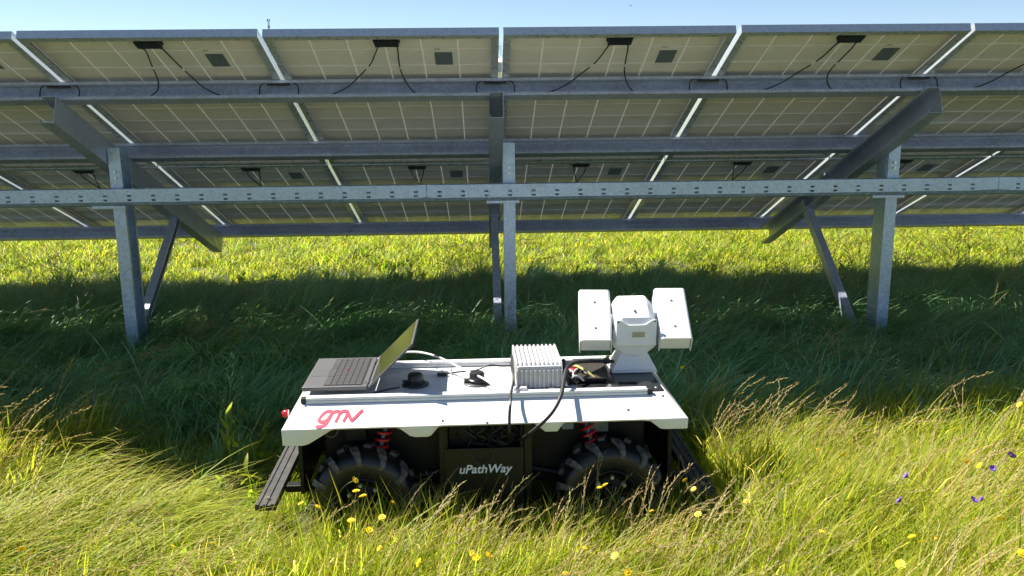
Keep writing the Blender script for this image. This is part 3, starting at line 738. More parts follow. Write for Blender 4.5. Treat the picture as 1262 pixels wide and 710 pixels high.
# ------------------------------------------------------------------ grass
def lerp(a, b, t): return tuple(x+(y-x)*t for x, y in zip(a, b))
class GB:
    """grass clump builder with a colour per vertex"""
    def __init__(s): s.v = []; s.f = []; s.c = []
    def blade(s, base, L, az, th0, th1, wid, c0, c1, seg=4, droop_az=0):
        p = Vector(base); n0 = len(s.v); d = L/seg; a = az
        side = Vector((-math.sin(az), math.cos(az), 0))
        for i in range(seg+1):
            t = i/seg; wv = wid*(1-t**1.6)*.5*(.75+.5*min(1, t*3))
            th = th0+(th1-th0)*t; a = az+droop_az*t
            if i == seg: s.v.append(p.copy()); s.c.append(c1)
            else:
                s.v += [p+side*wv, p-side*wv]; c = lerp(c0, c1, t**1.3); s.c += [c, c]
            p = p+Vector((math.sin(th)*math.cos(a), math.sin(th)*math.sin(a), math.cos(th)))*d
        for i in range(seg-1):
            k = n0+2*i; s.f.append((k, k+1, k+3, k+2))
        k = n0+2*(seg-1); s.f.append((k, k+1, k+2))
        return p
    def spike(s, p, d, L, wid, c):
        d = d.normalized(); a = d.cross(Vector((0, .3, 1)))
        a = a.normalized() if a.length > .01 else Vector((1, 0, 0)); b = d.cross(a); n = len(s.v)
        s.v += [p, p+d*L*.4+a*wid*.5, p+d*L*.4-a*wid*.25+b*wid*.43, p+d*L*.4-a*wid*.25-b*wid*.43, p+d*L]; s.c += [c]*5
        s.f += [(n, n+1, n+2), (n, n+2, n+3), (n, n+3, n+1), (n+4, n+2, n+1), (n+4, n+3, n+2), (n+4, n+1, n+3)]
    def seedstem(s, base, L, az, th0, th1, rg, cs, ch, rich=1.):
        seg = 7; p = Vector(base); d = L/seg; pts = [p.copy()]; dirs = []
        for i in range(seg):
            th = th0+(th1-th0)*((i/seg)**1.8); dr = Vector((math.sin(th)*math.cos(az), math.sin(th)*math.sin(az), math.cos(th))); p = p+dr*d; pts.append(p.copy()); dirs.append(dr)
        side = Vector((-math.sin(az), math.cos(az), 0)); n0 = len(s.v)
        for i, q in enumerate(pts):
            wv = .0008; s.v += [q+side*wv, q-side*wv]; s.c += [lerp(cs, ch, i/seg)]*2
        for i in range(seg): k = n0+2*i; s.f.append((k, k+1, k+3, k+2))
        m = int(rg.randint(9, 15)*rich)
        for i in range(m):
            t = 1-.36*(i/m)**1.1; x = t*seg; j = min(seg-1, int(x)); q = pts[j].lerp(pts[j+1], x-j); dr = dirs[j]
            off = Vector((rg.uniform(-1, 1), rg.uniform(-1, 1), rg.uniform(-.5, .9)))*.38
            dd = (dr+off); ll = rg.uniform(.014, .026)
            s.spike(q+dd*rg.uniform(0, .006), dd, ll, rg.uniform(.0028, .0045), lerp(ch, (.60, .52, .28), rg.random()*.6))
            if rg.random() < .5: s.spike(q+dd*ll*.9, dd+off*.2, ll*.6, .0008, ch)
    def leaf(s, base, az, th0, th1, L, wid, c0, c1):
        seg = 4; p = Vector(base); n0 = len(s.v); side = Vector((-math.sin(az), math.cos(az), 0)); d = L/seg
        ws = [.25, .85, 1, .6, 0]
        for i in range(seg+1):
            th = th0+(th1-th0)*i/seg; c = lerp(c0, c1, i/seg); dip = Vector((0, 0, -.12*wid))
            s.v += [p+side*wid*.5*ws[i], p+dip*(ws[i]), p-side*wid*.5*ws[i]]; s.c += [c]*3
            p = p+Vector((math.sin(th)*math.cos(az), math.sin(th)*math.sin(az), math.cos(th)))*d
        for i in range(seg):
            k = n0+3*i; s.f += [(k, k+1, k+4, k+3), (k+1, k+2, k+5, k+4)]
    def mesh(s, name, m):
        me = bpy.data.meshes.new(name); me.from_pydata([tuple(p) for p in s.v], [], s.f)
        ca = me.color_attributes.new('Col', 'FLOAT_COLOR', 'POINT')
        ca.data.foreach_set('color', [x for c in s.c for x in (*c, 1)])
        me.materials.append(m)
        for p in me.polygons: p.use_smooth = True
        return me
FRESH = [(.175, .270, .016), (.210, .300, .020), (.250, .315, .024), (.135, .225, .018)]
SHADE_LIFT = [(.240, .490, .235), (.275, .530, .260), (.330, .545, .235), (.170, .365, .170), (.400, .570, .330)]  # greens brightened and blued, painting skylight into the grass under the panels
YELL = [(.390, .390, .032), (.440, .400, .050), (.330, .365, .028)]
STRW = [(.56, .46, .17), (.60, .50, .23), (.52, .40, .15), (.46, .30, .14)]
def variants(name, n, fn, m=None):
    c = bpy.data.collections.new(name)
    for i in range(n):
        g = GB(); fn(g, random.Random(hash((name, i)) & 0xffff if False else i*31+len(name)*7))
        o = bpy.data.objects.new(name+"_tuft", g.mesh(name+"_tuft", m or GRASS)); c.objects.link(o)
    return c
def c_fresh(g, r, n=18, h=(.17, .34), wind=1.05, dry=.14):
    for i in range(n):
        q = r.random(); c0 = r.choice(FRESH); c1 = r.choice(STRW) if q < dry else r.choice(YELL) if q < .75 else r.choice(FRESH)
        a = r.gauss(0, wind); rad = r.uniform(0, .055); ph = r.uniform(0, 6.28)
        g.blade((rad*math.cos(ph), rad*math.sin(ph), -.01), r.uniform(*h), a, R(r.uniform(4, 24)), R(r.uniform(25, 85)), r.uniform(.0036, .0085), c0, c1, 4, r.gauss(0, .3))
def c_lean(g, r):      # long blades combed by the wind to +x
    for i in range(17):
        q = r.random(); c0 = r.choice(FRESH+YELL[:1]); c1 = r.choice(STRW) if q < .28 else r.choice(YELL)
        a = r.gauss(.15, .45); rad = r.uniform(0, .06); ph = r.uniform(0, 6.28)
        g.blade((rad*math.cos(ph), rad*math.sin(ph), -.01), r.uniform(.26, .46), a, R(r.uniform(12, 32)), R(r.uniform(55, 105)), r.uniform(.0034, .0072), c0, c1, 5, r.gauss(0, .25))
def c_mat(g, r):       # flattened, lying grass
    for i in range(20):
        q = r.random(); c0 = r.choice(FRESH); c1 = r.choice(STRW) if q < .4 else r.choice(YELL)
        a = r.gauss(.1, .5); rad = r.uniform(0, .07); ph = r.uniform(0, 6.28)
        g.blade((rad*math.cos(ph), rad*math.sin(ph), r.uniform(-.01, .12)), r.uniform(.25, .45), a, R(r.uniform(45, 75)), R(r.uniform(86, 104)), r.uniform(.0034, .0072), c0, c1, 5, r.gauss(0, .35))
def c_swept(g, r):     # long, hanging over, in the shade-lifted greens
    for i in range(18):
        c0 = r.choice(SHADE_LIFT); c1 = r.choice(SHADE_LIFT) if r.random() < .85 else r.choice(FRESH)
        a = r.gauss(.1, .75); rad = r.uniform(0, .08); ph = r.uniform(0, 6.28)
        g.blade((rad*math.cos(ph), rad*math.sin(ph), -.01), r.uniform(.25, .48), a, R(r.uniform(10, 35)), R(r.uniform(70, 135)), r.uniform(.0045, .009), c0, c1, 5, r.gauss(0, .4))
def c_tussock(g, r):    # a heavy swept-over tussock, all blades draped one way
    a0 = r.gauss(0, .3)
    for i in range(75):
        c0 = r.choice(SHADE_LIFT); c1 = r.choice(SHADE_LIFT) if r.random() < .8 else r.choice(FRESH)
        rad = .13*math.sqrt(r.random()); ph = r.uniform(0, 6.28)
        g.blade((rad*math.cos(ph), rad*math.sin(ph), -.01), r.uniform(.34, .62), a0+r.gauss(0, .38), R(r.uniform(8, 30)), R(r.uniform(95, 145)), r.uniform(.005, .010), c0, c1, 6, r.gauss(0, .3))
def c_suntuss(g, r):
    a0 = r.gauss(0, .2)
    for i in range(60):
        q = r.random(); c0 = r.choice(FRESH); c1 = r.choice(STRW) if q < .3 else r.choice(YELL)
        rad = .11*math.sqrt(r.random()); ph = r.uniform(0, 6.28)
        g.blade((rad*math.cos(ph), rad*math.sin(ph), -.01), r.uniform(.26, .46), a0+r.gauss(.1, .4), R(r.uniform(6, 26)), R(r.uniform(60, 115)), r.uniform(.0035, .0075), c0, c1, 6, r.gauss(0, .25))
def c_seed(g, r):
    for i in range(4):
        rad = r.uniform(0, .06); ph = r.uniform(0, 6.28)
        ch = r.choice([(.52, .40, .20), (.58, .50, .28), (.54, .43, .22), (.50, .46, .20)])
        g.seedstem((rad*math.cos(ph), rad*math.sin(ph), 0), r.uniform(.32, .52), r.gauss(.1, .4), R(r.uniform(5, 20)), R(r.uniform(60, 115)), r, r.choice(YELL), ch)
def c_lift(g, r):  # short upright blades in the shade-lifted greens
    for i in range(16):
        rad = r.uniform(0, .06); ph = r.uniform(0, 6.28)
        g.blade((rad*math.cos(ph), rad*math.sin(ph), -.01), r.uniform(.17, .34), r.gauss(0, 1.1), R(r.uniform(4, 26)), R(r.uniform(30, 95)), r.uniform(.0045, .0085), r.choice(SHADE_LIFT), r.choice(SHADE_LIFT+FRESH), 4, r.gauss(0, .3))
def c_forb(g, r):
    for i in range(r.randint(10, 16)):
        h = r.uniform(0, .14); c = r.choice(FRESH)
        g.leaf((r.gauss(0, .02), r.gauss(0, .02), h), r.uniform(0, 6.28), R(r.uniform(15, 50)), R(r.uniform(60, 110)), r.uniform(.05, .12), r.uniform(.014, .03), c, lerp(c, r.choice(YELL), .3))
    g.blade((0, 0, 0), .2, 0, .05, .15, .005, FRESH[0], FRESH[0], 3)
def c_far(g, r):
    for i in range(34):
        q = r.random(); c0 = r.choice(FRESH+YELL[:1]); c1 = r.choice(STRW) if q < .2 else r.choice(YELL) if q < .6 else r.choice(FRESH)
        rad = r.uniform(0, .13); ph = r.uniform(0, 6.28)
        g.blade((rad*math.cos(ph), rad*math.sin(ph), -.01), r.uniform(.09, .17), r.gauss(0, 1.6), R(r.uniform(5, 45)), R(r.uniform(60, 115)), r.uniform(.005, .010), c0, c1, 3)
def c_farflower(g, r):
    for i in range(7):
        x, y, h = r.gauss(0, .12), r.gauss(0, .12), r.uniform(.14, .22)
        g.blade((x, y, 0), h, r.uniform(0, 6.28), .1, .3, .003, FRESH[0], FRESH[0], 2)
        c = r.choice([(.72, .56, .02), (.66, .60, .05)])
        n = len(g.v); g.v.append(Vector((x, y, h+.006))); g.c.append(c)
        for k in range(6): g.v.append(Vector((x+.014*math.cos(k*1.047), y+.014*math.sin(k*1.047), h))); g.c.append(c)
        g.f += [(n, n+1+k, n+1+(k+1) % 6) for k in range(6)]
VC = {'tuss': variants("draped_tussock", 8, c_tussock, GLOSSM), 'sun': variants("sunlit_tussock", 7, c_suntuss), 'fresh': variants("fresh_grass", 9, c_fresh), 'lean': variants("leaning_grass", 9, c_lean), 'mat': variants("flattened_grass", 7, c_mat),
      'swept': variants("swept_grass", 9, c_swept, GLOSSM), 'lift': variants("lush_grass", 8, c_lift, GLOSSM), 'seed': variants("seeding_grass", 9, c_seed, STRAW), 'forb': variants("leafy_weed", 6, c_forb),
      'far': variants("short_grass", 6, c_far), 'flow': variants("meadow_flower", 4, c_farflower)}
def scatter(name, label, cat, coll, pts):
    """pts: (x, y, z, rotz, tiltx, tilty, scale)"""
    a = np.array(pts, dtype=float); n = len(a)
    me = bpy.data.meshes.new(name); me.vertices.add(n); me.vertices.foreach_set('co', a[:, :3].ravel())
    at = me.attributes.new('rot', 'FLOAT_VECTOR', 'POINT'); at.data.foreach_set('vector', np.stack([a[:, 4], a[:, 5], a[:, 3]], 1).ravel())
    at = me.attributes.new('scl', 'FLOAT', 'POINT'); at.data.foreach_set('value', a[:, 6].copy())
    at = me.attributes.new('idx', 'INT', 'POINT'); at.data.foreach_set('value', np.random.RandomState(n).randint(0, 1000, n).astype(np.int32))
    o = bpy.data.objects.new(name, me); link(o); me.materials.append(GRASS)
    ng = bpy.data.node_groups.new(name, 'GeometryNodeTree')
    ng.interface.new_socket(name='Geometry', in_out='INPUT', socket_type='NodeSocketGeometry'); ng.interface.new_socket(name='Geometry', in_out='OUTPUT', socket_type='NodeSocketGeometry')
    N = ng.nodes; gi = N.new('NodeGroupInput'); go = N.new('NodeGroupOutput'); ip = N.new('GeometryNodeInstanceOnPoints'); ci = N.new('GeometryNodeCollectionInfo')
    ci.inputs['Collection'].default_value = coll; ci.inputs['Separate Children'].default_value = True; ci.inputs['Reset Children'].default_value = True
    def na(nm, ty):
        q = N.new('GeometryNodeInputNamedAttribute'); q.data_type = ty; q.inputs[0].default_value = nm; return q.outputs[0]
    e = N.new('FunctionNodeEulerToRotation'); ng.links.new(na('rot', 'FLOAT_VECTOR'), e.inputs[0])
    ng.links.new(gi.outputs[0], ip.inputs['Points']); ng.links.new(ci.outputs[0], ip.inputs['Instance']); ip.inputs['Pick Instance'].default_value = True
    ng.links.new(na('idx', 'INT'), ip.inputs['Instance Index']); ng.links.new(e.outputs[0], ip.inputs['Rotation']); ng.links.new(na('scl', 'FLOAT'), ip.inputs['Scale'])
    ng.links.new(ip.outputs[0], go.inputs[0])
    md = o.modifiers.new("scatter", 'NODES'); md.node_group = ng
    tag(o, label, cat, None, 'stuff'); return o
def in_rover(x, y, mx=0., my=0.):
    q = RVINV @ Vector((x, y, 0)); return (abs(q.x) < .70+mx and abs(q.y) < .30+my) or (abs(abs(q.x)-.71) < .085 and abs(q.y) < .37)
def pts_in(n, x0, x1, y0, y1, fn, seed):
    """fn(x, y, rng) -> None or (rotz, tilt, scale)"""
    r = random.Random(seed); out = []
    for i in range(n):
        x, y = r.uniform(x0, x1), r.uniform(y0, y1); q = fn(x, y, r)
        if q is None: continue
        rz, tl, s = q
        out.append((x, y, gz(x, y), rz, r.gauss(0, .06), tl+r.gauss(0, .06), s))
    return out
def patch(x, y, f, o=0): return noise.noise(Vector((x*f+o, y*f-o, o*1.7)))    # -1..1
def smooth(a, b, t): t = max(0, min(1, (t-a)/(b-a))); return t*t*(3-2*t)
def flat_zone(x, y):         # trampled lying grass to the left of the rover
    return smooth(-2.1, -1.75, x)*(1-smooth(-.95, -.78, x))*smooth(-1.75, -1.5, y)*(1-smooth(-.55, -.3, y))
def f_near(x, y, r):
    q = RVINV @ Vector((x, y, 0))
    if abs(q.x) < .66 and abs(q.y) < .30: return None
    if in_rover(x, y, -.02, .0): return (r.gauss(0, .5), 0, r.uniform(.3, .5))
    fz = flat_zone(x, y)
    if r.random() < fz*.85: return None
    if -1.1 < x < -.7 and -1.4 < y < -.4 and r.random() < .6: return None
    s = .82+.25*patch(x, y, 1.3)+r.gauss(0, .12)
    if -1.6 < x < -.72 and y > -1.05: s *= .5
    if x > .75: s *= 1.12
    if x < -1.7: s *= 1.252
    if -.85 < x < .72 and y > -1.62: s *= .95      # kept low right beside the rover
    if in_rover(x, y, .06, .06): s *= .65
    return (r.gauss(0, .5), 0, max(.3, s))
scatter("meadow_grass", "sunlit yellow green meadow grass in front of and beside the rover", "grass", VC['fresh'], pts_in(10600, -3.3, 3.4, -2.45, -.35, f_near, 1))
def f_lean(x, y, r):
    if in_rover(x, y, .03, .03): return None
    fz = flat_zone(x, y)
    if r.random() < fz: return None
    k = .35+.65*smooth(.6, 1.0, x)+.5*smooth(-1.6, -1.9, x)
    if r.random() > k*(.65+.5*patch(x, y, 1.1, 4)): return None
    s = .85+.22*patch(x, y, 1.2, 2)+r.gauss(0, .1)
    if -1.6 < x < -.72 and y > -1.1: s *= .45
    if -.85 < x < .72 and y > -1.62: s *= .8
    if x > .8: s *= 1.05
    if x < -1.75: s *= 1.0
    return (r.gauss(.1, .4), 0, max(.3, s))
scatter("leaning_grass", "long pale grass combed over to the right by the wind", "grass", VC['lean'], pts_in(4300, -3.3, 3.4, -2.45, -.45, f_lean, 2))
def f_mat(x, y, r):
    if in_rover(x, y, .03, .02): return None
    if r.random() > .1+flat_zone(x, y): return None
    return (r.gauss(.15+1.0*patch(x, y, 1.6, 8), .35), 0, (.55 if (x > -1.18 and -1.35 < y < -.5) or (y > -1.0 and x > -1.6) else 1)*.85+.3*patch(x, y, 2)+r.gauss(0, .1))
scatter("trampled_grass", "flattened pale grass lying on the ground left of the rover", "grass", VC['mat'], pts_in(3000, -2.6, 2.4, -2.0, -.25, f_mat, 3))
def f_seed(x, y, r):
    if in_rover(x, y, .05, .06): return None
    fz = flat_zone(x, y)
    if r.random() < fz*.8: return None
    if r.random() > .55+.8*patch(x, y, 1.5, 6): return None
    s = .78+r.gauss(0, .13)
    if -1.6 < x < -.72 and y > -1.1 and r.random() < .8: return None
    if -.9 < x < .72 and y > -1.62: s *= .85
    if x < -1.7: s *= 1.25
    return (r.gauss(.1, .45), r.uniform(-.05, .12), max(.4, s))
scatter("seeding_grass", "dry buff seed heads nodding above the sunlit meadow grass", "grass", VC['seed'], pts_in(1500, -3.3, 3.4, -2.3, -.5, f_seed, 4))
def f_shade(x, y, r):
    if in_rover(x, y, .0, .0): return None
    if abs(x) > 2.25+.62*(y+2.2): return None
    s = .80+.22*patch(x, y, .9, 3)+r.gauss(0, .12)
    if y < -.35: s *= .85
    if -1.6 < x < -.72 and y < -.25: s *= .5
    s *= 1-.5*smooth(1.2, 2.8, y)
    if y > 2.45 and r.random() < (y-2.45)/.45: return None
    if patch(x, y, 2.3, 17) < -.12 and r.random() < .75: return None
    return (r.gauss(.1+1.3*patch(x, y, .9, 11), .6), 0, max(.25, s))
scatter("shaded_grass", "deep green swept over grass in the shade under the solar panels", "grass", VC['swept'], pts_in(10500, -5.4, 5.6, -.74, 3.3, f_shade, 5))
def f_shade2(x, y, r):
    if in_rover(x, y, .0, .0) or abs(x) > 2.25+.62*(y+2.2) or y > 2.4+.5*r.random(): return None
    return (r.gauss(0, .9), 0, max(.25, (.72+.2*patch(x, y, 1.2, 5)+r.gauss(0, .1))*(1-.5*smooth(1.2, 3., y))))
scatter("understorey_grass", "short upright green grass filling the shade between the posts", "grass", VC['lift'], pts_in(6300, -5.4, 5.6, -.6, 3.3, f_shade2, 6))
def f_tuss(x, y, r):
    if in_rover(x, y, .06, .08) or abs(x) > 2.25+.62*(y+2.2): return None
    if -1.6 < x < -.7 and y < -.2: return None
    return (r.gauss(.15+1.7*patch(x, y, .8, 27), .6), 0, r.uniform(.62, 1.0)*(1-.5*smooth(1.3, 2.8, y)))
scatter("draped_tussocks", "heavy deep green grass tussocks draped over in the shade behind the rover", "grass", VC['tuss'], pts_in(1600, -5.2, 5.4, -.45, 2.5, f_tuss, 51)+pts_in(330, -5.6, 5.8, 2.0, 2.75, lambda x, y, r: None if r.random() > .5+1.1*patch(x, y, .9, 71) else (r.gauss(.1, .9), 0, r.uniform(.4, .72)), 53))
def f_sun(x, y, r):
    if in_rover(x, y, .14, .12): return None
    if not (x > .82 or x < -1.78): return None
    return (r.gauss(.1+.6*patch(x, y, 1.0, 61), .35), 0, r.uniform(.65, 1.0)*(.92 if x < -1.6 else .95))
scatter("sunlit_tussocks", "pale feathery grass tussocks leaning right at both sides of the rover", "grass", VC['sun'], pts_in(330, -3.2, 3.3, -1.75, -.62, f_sun, 52))
def f_shseed(x, y, r):
    if in_rover(x, y, .08, .08) or abs(x) > 2.25+.62*(y+2.2) or r.random() > .5+.7*patch(x, y, 1.2, 9): return None
    return (r.gauss(.1, .6), 0, (.72+r.gauss(0, .12))*(1-.4*smooth(1., 2.6, y)))
scatter("shaded_seed_grass", "grass seed heads among the shaded grass behind the rover", "grass", VC['seed'], pts_in(1500, -5.2, 5.4, -.4, 2.6, f_shseed, 27))
def f_forb(x, y, r):
    if in_rover(x, y, .1, .1) or abs(x) > 2.25+.62*(y+2.2): return None
    k = .45 if y < 2.0 else .35 if y < 2.9 else .12
    if r.random() > k*(.6+.9*patch(x, y, .9, 14)): return None
    return (r.uniform(0, 6.28), 0, r.uniform(.45, 1.15)*(1.0 if y < 2 else .8))
scatter("leafy_weeds", "broad leafed green weeds at the far edge of the panel shade", "weeds", VC['forb'], pts_in(2400, -5.6, 5.8, -.3, 3.0, f_forb, 8))
def f_forb2(x, y, r):
    if in_rover(x, y, .12, .12) or r.random() > .4+.8*patch(x, y, 1.1, 33): return None
    return (r.uniform(0, 6.28), 0, r.uniform(.5, .95))
scatter("foreground_weeds", "scattered broad leafed weeds low among the sunlit foreground grass", "weeds", VC['forb'], pts_in(420, -2.6, 2.7, -2.2, -.4, f_forb2, 18))
def f_edge(x, y, r):
    if abs(x) > 2.25+.62*(y+2.2) or r.random() > .45+1.0*patch(x, y, 1.0, 41): return None
    return (r.uniform(0, 6.28), r.uniform(-.1, .2), r.uniform(.7, 1.15))
scatter("edge_seed_grass", "ragged dark grass heads along the far edge of the panel shade", "grass", VC['seed'], pts_in(900, -5.6, 5.8, 1.8, 2.9, f_edge, 19))
def f_far(x, y, r):
    if abs(x) > 3.0+.85*(y+2.2): return None
    s = .75+.2*patch(x, y, .5, 3)+r.gauss(0, .12)
    if y < 3.4: s *= .8
    return (r.uniform(0, 6.28), 0, max(.3, s*(1.1+.04*(y-3))))
far = pts_in(14500, -11, 11.5, 2.55, 9, f_far, 9)+pts_in(8000, -27, 28, 9, 26, f_far, 10)
scatter("far_meadow_grass", "bright sunlit meadow grass in the open field beyond the panels", "grass", VC['far'], far)
def f_flow(x, y, r):
    if abs(x) > 3.0+.85*(y+2.2) or r.random() > .45+.8*patch(x, y, .6, 21): return None
    return (r.uniform(0, 6.28), 0, .9+r.gauss(0, .1))
scatter("far_meadow_flowers", "yellow flowers dotted over the open field beyond the panels", "flowers", VC['flow'], pts_in(1100, -9, 9.5, 3.2, 12, f_flow, 12))

def f_seedfront(x, y, r):
    if in_rover(x, y, .0, .03): return None
    return (r.gauss(.1, .5), r.uniform(-.05, .15), max(.4, .66+r.gauss(0, .1)))
scatter("foreground_seed_grass", "thin seeding grass stems crossing in front of the rover's wheels and name panel", "grass", VC['seed'], pts_in(85, -.85, .75, -1.62, -1.27, f_seedfront, 15))

# ------------------------------------------------------------------ single flowers
def flower_meshes(col, n, L, wid, dome):
    pe = MB()
    for ring in range(2):
        for k in range(n):
            a = 2*math.pi*(k+.5*ring)/n; l = L*(1-.28*ring); z = .002+ring*.002
            d = Vector((math.cos(a), math.sin(a), 0)); s_ = Vector((-d.y, d.x, 0))
            pe.add([d*.003+Vector((0, 0, z)), d*l*.6+s_*wid/2+Vector((0, 0, z+dome*.6)), d*l+s_*wid*.3+Vector((0, 0, z+dome)), d*l-s_*wid*.3+Vector((0, 0, z+dome)), d*l*.6-s_*wid/2+Vector((0, 0, z+dome*.6))], [(0, 1, 2, 3, 4)])
    cen = MB().lathe([(0, 0), (.005, .001), (.0045, .005), (0, .0065)], 10)
    st = MB().tube(catmull([(0, 0, 0), (.008, .004, -.04), (.006, -.006, -.10), (-.012, 0, -.19)], 4), .0009, 5)
    return pe.mesh("petals", col), cen.mesh("flower_centre", mat(col.name+"_centre", (.78, .46, .01) if 'yellow' in col.name else (.10, .03, .2), .6)), st.mesh("stem", STEMM)
FY = flower_meshes(PETAL, 9, .0125, .007, .001); FP = flower_meshes(PETALP, 8, .0125, .008, .004)
def flower(kind, x, y, z, s, label, group, tilt):
    o = empty("yellow_wildflower" if kind == 'y' else "purple_wildflower", (x, y, z))
    s *= rf.uniform(.72, 1.1); o.rotation_euler = (R(tilt[0]), R(tilt[1]), tilt[2]); o.scale = (s, s, s)
    tag(o, label, "flower", group)
    for me, nm in zip(FY if kind == 'y' else FP, ("petals", "flower_centre", "stem")): part(me, nm, o)
